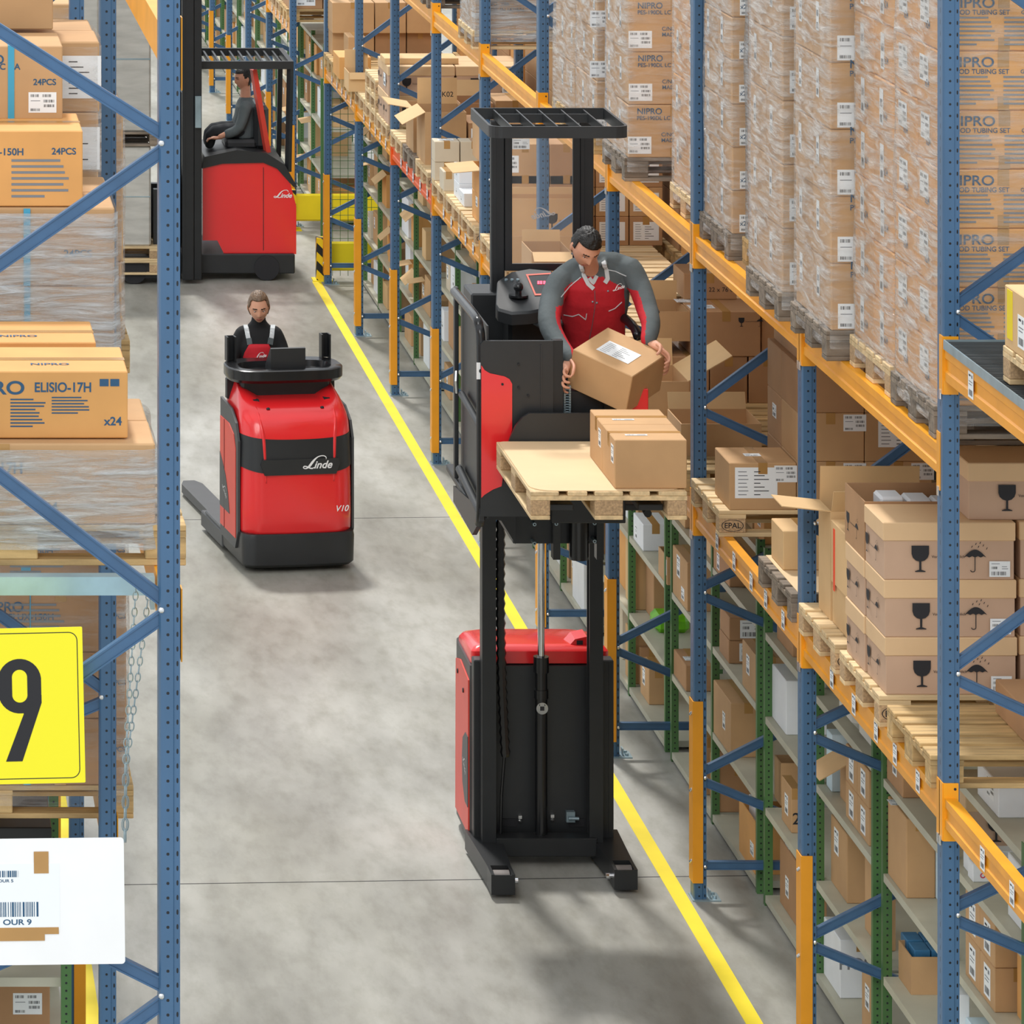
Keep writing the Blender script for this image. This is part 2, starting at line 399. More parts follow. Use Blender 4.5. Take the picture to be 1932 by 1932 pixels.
# ------------------------------------------------------------------ cartons
def cbox(label, X, Y, Z, w, d, h, tone='kraft', tape='y', lid=0., open_=False, flaps=(), labs=(), name='carton', cat='carton', group=None, rz=0, part_of=None, bev=.004, prints=()):
    mb = MB()
    if open_:
        t = .006
        mb.box(0, w, 0, d, 0, t); mb.box(0, w, 0, t, t, h); mb.box(0, w, d-t, d, t, h); mb.box(0, t, t, d-t, t, h); mb.box(w-t, w, t, d-t, t, h)
    elif lid: mb.box(.006, w-.006, .006, d-.006, 0, h-.01, bev=.003)
    else: mb.box(0, w, 0, d, 0, h, bev=bev)
    o = mb.done(name, [tone], part_of, (X, Y, Z)); o.rotation_euler = (0, 0, rz)
    if part_of is None: tag(o, label, cat, group)
    if lid:
        l = MB(); l.box(0, w, 0, d, h-lid, h, bev=.004); l.done('lid', ['kraft_lid'], o)
    if tape and not open_ and not lid:
        l = MB(); tw = .025
        if tape == 'y': l.box(w/2-tw, w/2+tw, -.001, d+.001, h-.0, h+.0012); l.box(w/2-tw, w/2+tw, -.0012, 0, h-.06, h)
        else: l.box(-.001, w+.001, d/2-tw, d/2+tw, h, h+.0012); l.box(-.0012, 0, d/2-tw, d/2+tw, h-.07, h)
        l.done('packing_tape', ['tape'], o)
    for sd, ang, ln in flaps:      # ang: 0 upright .. 90 level outward .. 130 drooping
        f = MB(); a = math.radians(ang); L_ = (w if sd in 'FB' else d)-.01
        f.box(-L_/2, L_/2, -.0025, .0025, 0, ln)
        M = {'F': Matrix.Translation((w/2, .003, h)) @ Matrix.Rotation(a, 4, 'X'), 'B': Matrix.Translation((w/2, d-.003, h)) @ Matrix.Rotation(-a, 4, 'X'),
             'L': Matrix.Translation((.003, d/2, h)) @ Matrix.Rotation(-a, 4, 'Y') @ Matrix.Rotation(math.pi/2, 4, 'Z'),
             'R': Matrix.Translation((w-.003, d/2, h)) @ Matrix.Rotation(a, 4, 'Y') @ Matrix.Rotation(math.pi/2, 4, 'Z')}[sd]
        bmesh.ops.transform(f.bm, matrix=M, verts=f.bm.verts); f.done('flap', ['kraft_light'], o)
    for lb in labs:                # (face, kind, u, v, scale): u,v fractions of the face
        fc, kd, u, v = lb[:4]; sc = lb[4] if len(lb) > 4 else 1
        me = label_mesh(kd)
        if fc == 'F': put('shipping_label', me, o, (u*w, -.0004, v*h), (0, 0, 0), (sc,)*3)
        elif fc == 'L': put('shipping_label', me, o, (-.0004, (1-u)*d, v*h), RSIDE, (sc,)*3)
        else: put('shipping_label', me, o, (u*w, v*d, h+.0018), RTOP, (sc,)*3)
    for pr in prints:              # (face, mesh, u, v, scale)
        fc, me, u, v, sc = pr
        if fc == 'F': put('printing', me, o, (u*w, -.0012, v*h), (0, 0, 0), (sc,)*3)
        elif fc == 'L': put('printing', me, o, (-.0012, (1-u)*d, v*h), RSIDE, (sc,)*3)
        else: put('printing', me, o, (u*w, v*d, h+.002), RTOP, (sc,)*3)
    return o
def cart(label, x0, x1, yt, yb, zs=None, D=None, dep=.38, **k):
    """a carton whose camera-facing side spans these photo pixels and whose base stands at height zs"""
    if D is None: D = (H-zs)*F/(yb-VY)
    s = D/F; zb = H-(yb-VY)*s
    if zs is not None: zb = zs
    return cbox(label, (x0-VX)*s, D, zb, (x1-x0)*s, dep, (H-(yt-VY)*s)-zb, **k)

# ================================================================== THE HALL
mb = MB(); mb.box(-12, 14, 8, 92, -.3, 0); struct(mb.done('floor', ['floor']))
mb = MB(); mb.box(-12, 14, 92, 92.3, 0, 12); struct(mb.done('wall_back', ['white_board']))
mb = MB(); mb.box(14, 14.3, 8, 92, 0, 12); struct(mb.done('wall_right', ['white_board']))
mb = MB(); a = P(240, 1683, 24.24); b = P(1330, 1645, 24.60)
mb.prism([(a.x-4, a.y-.066), (b.x+3, b.y+.05), (b.x+3, b.y+.058), (a.x-4, a.y-.058)], 'z', .0, .0012)
mb.prism([(-5, 33.0), (9, 33.6), (9, 33.607), (-5, 33.007)], 'z', 0, .0012); j = mb.done('trim_1', ['black_ink']); struct(j); j['label'] = 'dark expansion joints in the concrete floor'
mb = MB(); mb.box(4.508, 4.597, 14, 43.85, 0, .0016); struct(mb.done('trim_2', ['yellow_paint']))['label'] = 'yellow floor line along the right racks'
mb = MB(); mb.box(1.095, 1.183, 12, 43.85, 0, .0016); struct(mb.done('trim_3', ['yellow_paint']))['label'] = 'yellow floor line along the left racks'

DU = [43.68-2.8*n for n in range(11)]
ORD = ['first', 'second', 'third', 'fourth', 'fifth', 'sixth', 'seventh', 'eighth', 'ninth', 'tenth', 'eleventh', 'twelfth']
UP = [(0, .012), (.006, 0), (.048, 0), (.052, .006), (.072, .006), (.072, .1), (0, .1)]
def make_frame(label, loc, nodes, inner, w=1.10, height=6.6, guard=True, mirror=False):
    """one upright frame: two perforated columns, lacing braces, foot plates, column guard"""
    r = thing('rack_frame', label, 'rack frame', loc, 0, 'blue rack frames')
    m1 = MB(); m1.prism(UP, 'z', .008, height); u1 = m1.done('column', ['blue_steel'], r)
    m2 = MB(); m2.prism(UP, 'z', .008, height); u2 = m2.done('column', ['blue_steel'], r, (w, 0, 0))
    f = MB(); f.box(-.01, .15, -.02, .12, 0, .008); f.box(.09, .10, .02, .08, .008, .05)
    for y in (.02, .08): f.tube([(.12, y, .008), (.12, y, .022)], .012, 6)
    fm = f.mesh('foot_plate', ['galv']); put('foot_plate', fm, r); put('foot_plate', fm, r, (w-.07, 0, 0))
    X0 = .072 if not mirror else w; X1 = w if not mirror else .072; sg = 1 if not mirror else -1
    def brace(z0, z1):
        b = MB(); d = Vector((X1-X0, 0, z1-z0)).normalized()
        a_ = Vector((X0-sg*.012, .035, z0)); e_ = Vector((X1+sg*.012, .035, z1))
        b.bar(a_, e_, .03, .045); n = Vector((-d.z, 0, d.x))*.020
        b.bar(a_+n-Vector((0, .017, 0)), e_+n-Vector((0, .017, 0)), .006, .006); b.bar(a_-n-Vector((0, .017, 0)), e_-n-Vector((0, .017, 0)), .006, .006)
        b.done('brace', ['blue_paint'], r)
    n = len(nodes)
    for i, z in enumerate(nodes):
        if i == 0: brace(z, z); continue
        if i-1 < len(inner): brace(z-.03, inner[i-1])
        if i < len(inner): brace(z+.03, inner[i])
    bo = MB()
    for z in nodes: bo.ball(((.064 if not mirror else w+.008), -.002, z), (.011, .008, .011), n=8, k=5)
    bo.done('bolt', ['bolt'], r)['kind'] = 'stuff'
    if guard:
        g = MB(); x = -.006 if not mirror else w
        g.prism([(-.008, .1), (-.008, -.01), (.050, -.01), (.050, -.004), (-.002, -.004), (-.002, .1)], 'z', .10, 1.12)
        gd = g.done('column_guard', ['orange_guard'], r)
        q = MB()
        for z in (.22, .62, 1.05):
            q.ball((-.010, .02, z), (.008, .010, .010), n=8, k=5); q.ball((-.010, .05, z-.015), (.008, .010, .010), n=8, k=5)
        q.done('guard_bolt', ['bolt'], gd)['kind'] = 'stuff'
        if mirror: gd.scale = (-1, 1, 1); gd.location = (w+.072, 0, 0)
    return r
NF = [.19, .69, 1.73, 2.77, 4.33, 5.9]; NI = [.23, 1.25, 2.26, 3.58, 5.12, 6.45]
XR = 4.62
whr = {0: 'far end of the right rack row, beside the yellow barrier rail', 6: 'standing directly behind the raised truck mast', 7: 'standing behind the two cartons on the raised pallet', 8: 'between the glass-symbol cartons and the small carton on the dark pallet', 9: 'nearest blue upright on the right edge, crossing the whole picture height'}
fr = make_frame('x', (XR, DU[9], 0), NF, NI)
fr['label'] = 'nearest right-hand rack frame, blue upright crossing the whole picture height'
for n in range(0, 11):
    if n == 9: continue
    lb = {0: 'right rack frame at the far end of the row, beside the yellow barrier', 6: 'blue right rack frame just behind the raised truck mast', 7: 'blue right rack frame behind the two cartons on the raised pallet',
          8: 'blue right rack frame between small carton on dark pallet and glass-symbol cartons'}.get(n, 'blue right rack frame, %s upright counting from the far row end' % ORD[n] if n else '')
    if n == 10: lb = 'blue right rack frame at the lower right, mostly out of the picture'
    clone(fr, lb, (XR, DU[n], 0))
FARD = [47.3+2.8*i for i in range(9)]
for i, D in enumerate(FARD): clone(fr, 'blue rack frame of the row beyond the cross aisle, %s from the cross aisle' % ORD[i], (XR, D, 0))
# left row: seen from its open side, the visible column is the aisle one
XL = 1.0565-1.172
fl = make_frame('large blue rack frame nearest the camera on the left, behind the sign', (XL, 14.66, 0), [.3, 1.04, 2.69, 4.01, 5.606, 7.0], [.67, 1.9, 3.245, 4.842, 6.3, 7.4], mirror=True, height=7.6)
fl2 = make_frame('blue left rack frame behind the yellow sign, second from the camera', (XL, DU[9], 0), [.19, .69, 1.73, 2.67, 4.2, 5.9], [.23, 1.25, 2.2, 3.45, 5.0, 6.45], mirror=True)
for n in range(8, -1, -1): clone(fl2, 'blue left rack frame, %s back from the yellow sign' % ORD[10-n], (XL, DU[n], 0))

BP = [(0, 0), (0, .035), (.008, .042), (.008, .083), (0, .09), (0, .125), (.05, .125), (.05, 0)]
def make_beam(L_, label, loc, matn='orange_steel', stickers=0, flip=False, hgt=1.):
    r = thing('rack_beam', label, 'rack beam', loc, 0, 'orange rack beams')
    m = MB(); m.prism([(p[0] if not flip else .05-p[0], p[1]*hgt) for p in BP], 'y', 0, L_); m.done('beam', [matn], r)
    for y0 in (0, L_):
        c = MB(); s_ = 1 if y0 == 0 else -1      # plate against the column plus flange on its aisle face
        c.box(-.005, .060, min(y0, y0+s_*.006), max(y0, y0+s_*.006), -.06, .19); fx = -.009 if not flip else .056
        c.box(fx, fx+.005, min(y0-s_*.055, y0), max(y0-s_*.055, y0)+.001, -.06, .19)
        for z in (-.02, .165): c.tube([(.045, y0+s_*.006, z), (.045, y0+s_*.0075, z)], .006, 8, m=1)
        c.box(-.014, -.009, min(y0-s_*.045, y0-s_*.02), max(y0-s_*.045, y0-s_*.02), -.085, -.045, 2)
        c.done('connector', [matn, 'black_ink', 'bolt'], r)
    if stickers:
        rr = random.Random(int(loc[1]*10))
        for j in range(stickers):
            y = L_*(.12+.8*j/stickers)+rr.uniform(-.05, .05); put('location_label', label_mesh('l'), r, (-.0015, y, .062), RSIDE, (.85, 1, .85))
    return r
b0 = make_beam(2.7, 'lower orange beam under the glass-symbol cartons', (4.625, DU[9]+.1, 2.11), stickers=5)
b1 = make_beam(2.7, 'upper orange beam under the wrapped pallets nearest the right upright', (4.625, DU[9]+.1, 3.61))
b2 = make_beam(2.7, 'rear lower orange beam behind the glass-symbol cartons', (5.735, DU[9]+.1, 2.11), flip=True)
b3 = make_beam(2.7, 'orange-red lower beam', (4.625, DU[3]+.1, 2.11), 'red_steel', stickers=5); b3['label'] = 'orange-red lower front beam below the beige and white cartons, third bay'
def bayname(k): return 'nearest bay' if k == 8 else '%s bay from the camera' % ORD[8-k]
for k in range(0, 9):
    y = DU[k+1]+.1
    if k < 8 and k != 2: clone(b0, 'lower orange front beam of the %s' % bayname(k), (4.625, y, 2.11))
    if k < 8: clone(b2, 'rear lower orange beam of the %s' % bayname(k), (5.735, y, 2.11)); clone(b1, 'upper orange front beam of the %s' % bayname(k), (4.625, y, 3.61))
    clone(b2, 'rear upper orange beam of the %s' % bayname(k), (5.735, y, 3.61))
for i in range(1):
    clone(b0, 'lower front beam beyond the cross aisle, %s bay' % ORD[i], (4.625, FARD[i]+.1, 2.11)); clone(b2, 'rear beam beyond the cross aisle, %s bay' % ORD[i], (5.735, FARD[i]+.1, 2.11))
# the odd bay on the right edge: higher beam with a grating deck
bb = make_beam(2.7, 'orange beam with one barcode label carrying the grey grating, right edge', (4.625, DU[10]+.1, 4.035), hgt=1.1)
put('location_label', label_mesh('l'), bb, (-.0015, 2.25, .07), RSIDE)
clone(b2, 'rear orange beam behind the grey grating, right edge', (5.735, DU[10]+.1, 4.035))
clone(b0, 'lower orange beam right of the nearest upright', (4.625, DU[10]+.1, 2.11))
clone(b2, 'rear lower orange beam right of the nearest upright', (5.735, DU[10]+.1, 2.11))
g = thing('grating_deck', 'grey steel grating deck lying on the orange beam, right edge', 'grating', (4.615, DU[10]+.12, 4.175))
mb = MB(); mb.box(0, .006, 0, 2.66, 0, .04); mb.box(1.164, 1.17, 0, 2.66, 0, .04); mb.box(.006, 1.164, 0, .006, 0, .04); mb.box(.006, 1.164, 2.654, 2.66, 0, .04); mb.done('edge_strip', ['galv'], g)
mb = MB()
for i in range(76): mb.box(.006, 1.164, .03+i*.0346, .034+i*.0346, .004, .036)
for i in range(6): mb.box(.2*i+.05, .2*i+.056, .006, 2.654, .002, .02)
mb.done('grid', ['grating'], g)
gp = clone(pn, 'pale pallet standing on the grey grating at the right edge', (4.63, 16.80, 4.2155)) if False else None
# left row beams
LBm = make_beam(3.72, 'orange top beam crossing behind the nearest left upright', (1.0065, 14.76, 5.84), hgt=1.1, flip=True)
clone(LBm, 'orange beam under the wrapped left loads, upper left', (1.0065, 14.76, 3.88))
for n in range(8, 3, -1):
    clone(b2, 'orange left-row beam at pallet height, %s bay back' % ORD[8-n], (1.0065, DU[n+1]+.1, 1.955)); clone(b2, 'orange left-row beam at upper height, %s bay back' % ORD[8-n], (1.0065, DU[n+1]+.1, 3.88))
# pallet support bar
mb = MB(); mb.prism([(0, 0), (.06, 0), (.06, .015), (.045, .02), (.045, .045), (.06, .05), (.06, .065), (0, .065)], 'x', 0, 1.10)
sb = thing('support_bar', 'pale blue galvanised bar under the left wrapped load', 'support bar', (-.10, 15.12, 3.945)); mb.done('bar', ['galv_blue'], sb)
mb = MB(); mb.box(1.085, 1.10, 0, .06, -.05, 0); mb.done('end_plate', ['galv_blue'], sb)

for n in range(0, 9): clone(fr, 'rack frame of the row behind the right racks, %s from the far end' % ORD[n], (5.93, DU[n], 0))
b4 = make_beam(2.7, 'red-orange beam of the row behind', (5.935, DU[8]+.1, 2.11), 'red_steel'); b4['label'] = 'red beam of the row behind, nearest one'
for k in range(0, 7): clone(b4, 'red beam of the row behind the right racks, %s' % bayname(k), (5.935, DU[k+1]+.1, 2.11))
clone(b2, 'inner rear beam of the row behind, nearest', (7.045, DU[8]+.1, 2.11))
for k in range(0, 7): clone(b2, 'inner rear beam of the row behind, %s' % bayname(k), (7.045, DU[k+1]+.1, 2.11))
# ---------------------------------------------------------------- pallets
def make_pallet(tone, label, loc, blocks='chipboard'):
    r = thing('pallet', label, 'pallet', loc, 0, 'wooden pallets')
    ys = [(0, .145), (.19, .1), (.3275, .145), (.51, .1), (.655, .145)]
    for i, (y, w) in enumerate(ys):
        m = MB(); m.box(0, 1.2, y, y+w, .122, .144, bev=.003); m.done('deck_board', [tone], r)
    for x in (0, .5275, 1.055):
        m = MB(); m.box(x, x+.145, 0, .8, .1, .1219); m.done('cross_board', [tone], r)
    for y, w in ((0, .1), (.3275, .145), (.7, .1)):
        m = MB(); m.box(0, 1.2, y, y+w, 0, .0219, bev=.003); m.done('bottom_board', [tone], r)
        for x in (0, .5275, 1.055):
            m = MB(); m.box(x, x+.145, y, y+w, .022, .0999, bev=.004); m.done('block', [blocks if blocks else tone], r)
    return r
pn = make_pallet('wood_new', 'pale new pallet under the label-covered carton, stamped block', (4.60, 23.26, 2.235))
po = make_pallet('wood_old', 'dark weathered pallet with cardboard sheet and one small carton', (4.60, 21.44, 2.235), 'wood_old')
pm = make_pallet('wood_mid', 'empty yellowish worn pallet in front of the glass-symbol cartons', (4.60, 18.62, 2.235), 'wood_mid')
EP = text_mesh([('EPAL', 0, -.012, .042)], 'black_ink', .012)
def stamp(parent, loc, rot=(0, 0, 0)):
    put('stamp', EP, parent, loc, rot)
    q = MB(); q.rings([[Vector((.056*math.cos(a)*k, -.0006, .002+.030*math.sin(a)*k)) for a in [2*math.pi*i/24 for i in range(24)]] for k in (1, 1.08)], caps=False)
    o = q.done('stamp_ring', ['black_ink'], parent, loc); o.rotation_euler = rot
stamp(pn, (.0725, -.001, .06))
ZA = 2.235; DA = ZA+.144; ZB = 3.735; DB = ZB+.144
def slot(k, j): return DU[k+1]+.1+.075+{'c': 0, 'b': .875, 'a': 1.75}[j]
clone(pn, 'pale new pallet under the stack of glass-symbol cartons', (4.60, 19.57, ZA)); clone(pn, 'pale pallet under the two tall open cartons', (4.60, 20.47, ZA))
for k, js, what in ((6, 'abc', 'behind the standing man'), (5, 'abc', 'behind the truck mast'), (4, 'abc', 'seen through the cab window'), (3, 'abc', 'below the beige and white cartons'), (2, 'abc', 'under the upright open cartons'), (1, 'abc', 'below the lidded carton stack'), (0, 'abc', 'at the far row end')):
    for j in js:
        if (k, j) == (1, 'b'): continue
        src = {0: pm, 1: pn, 2: po if j == 'b' else pn, 3: pn, 4: pn, 5: pn, 6: pm}[k]
        clone(src, '%s pallet of three, lower beam of the %s' % ({'a': 'far', 'b': 'middle', 'c': 'near'}[j], bayname(k)), (4.60, slot(k, j), ZA))
for i in range(1):
    for j in range(3): clone(pn if (i+j) % 3 else pm, '%s pallet on the beam beyond the cross aisle, %s bay' % (ORD[2-j], ORD[i]), (4.60, FARD[i]+.175+.875*j, ZA))
# stack of dark pallets, top centre
for i in range(8): clone(po, 'dark pallet in the stack at the top edge, %s from the bottom' % ORD[i], (4.60, 35.45, ZB+.1445*i))

# ---------------------------------------------------------------- green shelving
SZ = [.06, .55, 1.06, 1.53, 1.95]
def make_shelving(label, loc, dep=.62, n=2, L_=2.63):
    r = thing('steel_shelving', label, 'shelving', loc, 0, 'green post shelving under the racks')
    pm_ = MB(); pm_.prism([(0, 0), (.045, 0), (.045, .004), (.004, .004), (.004, .04), (0, .04)], 'z', 0, 2.0); me = pm_.mesh('post', ['green_steel'])
    for i in range(n+1):
        y = (L_-.04)*i/n
        put('post', me, r, (0, y, 0)); put('post', me, r, (dep-.045, y, 0))
    sl = (L_-.04)/n
    for i in range(n):
        for z in SZ:
            q = MB(); y0 = sl*i+.042; y1 = sl*(i+1)-.002
            q.box(.002, dep-.002, y0, y1, z-.004, z); q.box(.002, .005, y0, y1, z-.04, z-.004); q.box(dep-.005, dep-.002, y0, y1, z-.04, z-.004); q.box(.005, dep-.005, y0, y0+.003, z-.04, z-.004)
            q.done('shelf', ['shelf_beige'], r)
    return r
sh = make_shelving('green shelving in the nearest right bay, under the glass-symbol cartons', (5.0, DU[9]+.12, 0))
for k in range(0, 8): clone(sh, 'green post shelving under the rack beams, %s' % bayname(k), (5.0, DU[k+1]+.12, 0))
clone(sh, 'green shelving at the lower right corner', (5.0, DU[10]+.12, 0))
for i in range(8): clone(sh, 'green shelving beyond the cross aisle, %s bay' % ORD[i], (5.0, FARD[i]+.12, 0))
SL = SZ; SZ = [.06, .5, .95, 1.4]
shl = make_shelving('green shelving in the left row, lower left corner behind the white board', (.25, 18.62, 0)); SZ = SL
clone(shl, 'green shelving in the left row, second one back from the corner', (.25, 21.42, 0))

# ================================================================== WRAPPED PALLET LOADS
def film(parent, w, d, z0, z1, m, seed=0, off=.012, amp=.016, heavy=False):
    """stretch film wound round a load: an open, slightly crumpled sleeve"""
    q = MB(); nper = 72; R = []; rnd = random.Random(seed); L_ = 2*(w+d); nz = max(8, int((z1-z0)/.06))
    for k in range(nz+1):
        z = z0+(z1-z0)*k/nz; ring = []
        for i in range(nper):
            t = i/nper*L_
            if t < w: p = (t, 0); n = (0, -1)
            elif t < w+d: p = (w, t-w); n = (1, 0)
            elif t < 2*w+d: p = (w-(t-w-d), d); n = (0, 1)
            else: p = (0, d-(t-2*w-d)); n = (-1, 0)
            o_ = off+amp*max(0, noise.noise(Vector((t*3.1+seed*9, z*2.2+t*1.1, seed)))*1.6)
            if k == 0: o_ += .004
            ring.append((p[0]+n[0]*o_, p[1]+n[1]*o_, z))
        R.append(ring)
    q.rings(R, caps=False); return q.done('stretch_film', [m], parent, smooth=True)
def wload(label, X, D, zp, w, d, nx, ny, layers, lh, tone, front=(), side=(), flab=None, slab=None, pal='wood_mid', fm='film_side', group='stretch-wrapped pallet loads', pal_x=0., strap=None, top_film=True, pw=1.2):
    r = thing('wrapped_load', label, 'pallet load', (X, D, zp), 0, group)
    src = {'wood_mid': pm, 'wood_old': po, 'wood_new': pn}[pal]
    if src.name not in KC: cache_kids(src)
    pal_o = thing('pallet', '', ''); del pal_o['label'], pal_o['category']; pal_o.parent = r; pal_o.location = (-.02+pal_x, 0, 0)
    for ch in KC[src.name]:
        if ch.name.startswith('stamp'): continue
        c = ch.copy(); C.objects.link(c); c.parent = pal_o
    cw = w/nx; cdp = d/ny; m = MB(); m.box(.002, cw-.002, .002, cdp-.002, .001, lh-.001, bev=.006); me = m.mesh('carton', [tone])
    t = MB(); t.box(cw/2-.025, cw/2+.025, .0005, .002, lh-.07, lh-.002); t.box(cw/2-.025, cw/2+.025, .0005, .002, .002, .06); tme = t.mesh('packing_tape', ['tape'])
    for k in range(layers):
        for i in range(nx):
            for j in range(ny):
                jx = random.uniform(-.004, .004)
                c = put('carton', me, r, (i*cw+jx, j*cdp+jx, .144+k*lh))
                if j == 0:
                    for pr in front: put('printing', pr[0], c, (pr[1]*cw, -.001, pr[2]*lh), (0, 0, 0), (pr[3],)*3)
                    if flab: put('shipping_label', label_mesh(flab[0]), c, (flab[1]*cw, .0008, flab[2]*lh), (0, 0, 0), (flab[3],)*3)
                    put('packing_tape', tme, c)
                if i == 0:
                    for pr in side: put('printing', pr[0], c, (-.001, (1-pr[1])*cdp, pr[2]*lh), RSIDE, (pr[3],)*3)
                    if slab: put('shipping_label', label_mesh(slab[0]), c, (.0008, (1-slab[1])*cdp, slab[2]*lh), RSIDE, (slab[3],)*3)
        if strap: q = MB(); q.box(strap[1]-.012+random.uniform(-.02, .02), strap[1]+.012, -.003, .0, .144+k*lh+.003, .144+(k+1)*lh-.003); q.done('strap', [strap[0]], r)
    film(r, w, d, .06, .144+layers*lh-.02, fm, seed=int(D*10) % 97); cache_kids(r); return r
NIP = text_mesh([('NIPRO', 0, 0, .10)], 'blue_ink', .014)
PES = text_mesh([('NIPRO', 0, .035, .052, 'LEFT'), ('PES-190DL LC GA', 0, 0, .034, 'LEFT')], 'blue_ink', .012)
CNO = text_mesh([('C/NO. 384', 0, .035, .034, 'LEFT'), ('MADE IN JAPAN', 0, 0, .034, 'LEFT')], 'blue_ink', .006)
TUB = text_mesh([('NIPRO', 0, .03, .062, 'LEFT', 0, 1.15), ('BLOOD TUBING SET', 0, 0, .03, 'LEFT'), ('GAMMA', .325, .002, .024, 'LEFT')], 'blue_ink', .012)
X24 = text_mesh([('x24', 0, 0, .05)], 'blue_ink', .01)
ELI = text_mesh([('NIPRO', -.10, -.004, .066, 'RIGHT', 0, 1.25), ('ELISIO-17H', -.067, .004, .048, 'LEFT', 0, .89), ('x24', .215, -.115, .042)], 'blue_ink', .022)
H150 = text_mesh([('NIPRO', -.45, .02, .07, 'LEFT'), ('SUREFLUX-150H', -.42, -.02, .045, 'LEFT'), ('24PCS', .16, -.012, .034, 'LEFT')], 'blue_ink', .01)
LC = text_mesh([('NIPRO', -.22, .04, .07, 'LEFT'), ('PES-190DL LC GA', -.26, 0, .034, 'LEFT'), ('24PCS', .1, -.06, .038, 'LEFT')], 'blue_ink', .01)
def para(n, w, h, seed=1, m='blue_ink'):
    k = ('para', n, w, h, seed, m)
    if k not in TC:
        q = MB(); r = random.Random(seed)
        for i in range(n): line(q, 0, w*r.uniform(.55, 1), h-h*(i+1)/n, h/n*.42, 0, 0)
        TC[k] = q.mesh('printing', [m])
    return TC[k]
PA = para(9, .15, .12); PB = para(6, .17, .07, 3); PC = para(7, .24, .17, 5, 'grey_ink')
G1 = 'film-wrapped loads on the upper right beams'
pesf = [(PES, .10, .72, 1.0), (CNO, .55, .30, 1.0)]
wload('orange-brown wrapped load with yellow straps behind the nearest right upright', 4.655, 18.70, ZB, 1.14, .78, 2, 2, 8, .258, 'kraft_orange', [(TUB, .06, .62, 1.), (PC, .1, .1, .8), (PC, .5, .1, .8)], [(X24, .5, .3, 1)], None, ('m', .35, .6, 1.2), 'wood_old', 'film_diag', strap=('yellow_strap', .42))
wload('wrapped carton column with orange corner strip, left of the nearest upright', 4.67, 19.58, ZB, 1.12, .78, 2, 2, 8, .257, 'kraft_orange', pesf, [(X24, .6, .3, 1)], None, ('q', .4, .5, 1.2), 'wood_new', 'film_diag')
wload('wrapped blue-printed cartons with white barcode labels, third column left of nearest upright', 4.575, 20.45, ZB, 1.16, .78, 2, 2, 6, .32, 'kraft', [(PES, .16, .80, 1.1), (CNO, .55, .30, 1)], [], ('m', .20, .22, 1.25), ('q', .3, .6, 1), 'wood_old', 'film_side')
wload('wrapped loose-filmed load above the second blue upright from the right', 4.562, 21.47, ZB, 1.16, .78, 2, 2, 6, .32, 'kraft', [(PES, .16, .80, 1.1)], [], ('m', .20, .30, 1.2), ('q', .3, .6, 1), 'wood_old', 'film_diag')
wload('narrow recessed wrapped load between two upper loads', 4.73, 22.39, ZB, 1.05, .76, 2, 2, 6, .30, 'kraft_dark', [], [], None, ('q', .5, .5, 1), 'wood_mid', 'film_heavy')
wload('wrapped load with small cartons right beside the blue upright behind the raised pallet', 4.665, 23.25, ZB, 1.08, .76, 3, 2, 7, .235, 'kraft', [(NIP, .5, .66, .6), (X24, .2, .2, .7)], [], ('m', .3, .25, 1.0), ('q', .3, .6, 1), 'wood_old', 'film_side')
wload('wrapped load left of the upright behind the raised pallet, filmed side only showing', 4.70, 24.33, ZB, 1.06, .8, 2, 2, 5, .32, 'kraft_orange', pesf, [(X24, .5, .5, 1)], None, ('q', .3, .6, 1), 'wood_new', 'film_diag')
wload('open-faced carton load on a stamped pallet right of the cab roof', 4.60, 26.07, ZB, 1.14, .78, 2, 2, 5, .321, 'kraft', [(PES, .10, .72, 1.0), (CNO, .36, .30, 1.0)], [], ('m', .13, .24, 1.1), ('q', .3, .6, 1), 'wood_old', 'film_side')
wload('wrapped load right above the cab roof, nearer of the two', 4.60, 27.19, ZB, 1.14, .78, 2, 2, 4, .32, 'kraft', [], [], ('m', .05, .24, 1.1), ('q', .7, .6, 1), 'wood_mid', 'film_side')
wload('wrapped load above the cab roof, farther one with slanted film creases', 4.60, 28.05, ZB, 1.14, .78, 2, 2, 4, .32, 'kraft', [], [], None, ('q', .7, .6, 1), 'wood_mid', 'film_diag')
wload('grey filmed load at the top edge, cartons printed MADE IN JAPAN', 4.60, 32.66, ZB, 1.16, .78, 2, 2, 3, .32, 'kraft', [(CNO, .10, .45, 1.3)], [], None, None, 'wood_new', 'film_heavy')
for o in list(bpy.data.objects):
    if o.name.startswith('wrapped_load') and o.parent is None: o['group'] = G1
G2 = 'wrapped loads in the left rack row'
q = MB(); line(q, 0, .032, 0, .026, 0, 0); line(q, .038, .070, 0, .026, 0, 0); ICO = q.mesh('printing', ['blue_ink'])
LCR = text_mesh([('NIPRO', -.063, .023, .05, 'RIGHT'), ('PES-190DL LC GA', 0, 0, .034, 'RIGHT')], 'blue_ink', .02); PCS = text_mesh([('24PCS', 0, 0, .034, 'LEFT')], 'blue_ink', .02); FIN = text_mesh([('SUREFLUX-150H', 0, 0, .038, 'RIGHT')], 'blue_ink', .02)
EF = [(ELI, .50, .62, 1.), (PA, .20, .12, 1.), (PB, .58, .30, 1.)]
wload('heavily wrapped low load under the printed loose cartons, left edge', -.08, 15.25, 4.0185, 1.09, .80, 1, 2, 1, .29, 'kraft', [(ELI, .42, .62, 1.15)], [], None, None, 'wood_mid', 'film_heavy', G2, pal_x=.02)
wload('wrapped three-layer load with teal strap under two loose cartons, upper left', -.206, 16.60, 4.0185, 1.15, .80, 1, 2, 3, .305, 'kraft', [(H150, .66, .42, 1.2)], [], None, None, 'wood_mid', 'film_heavy', G2, strap=('teal_strap', .81))
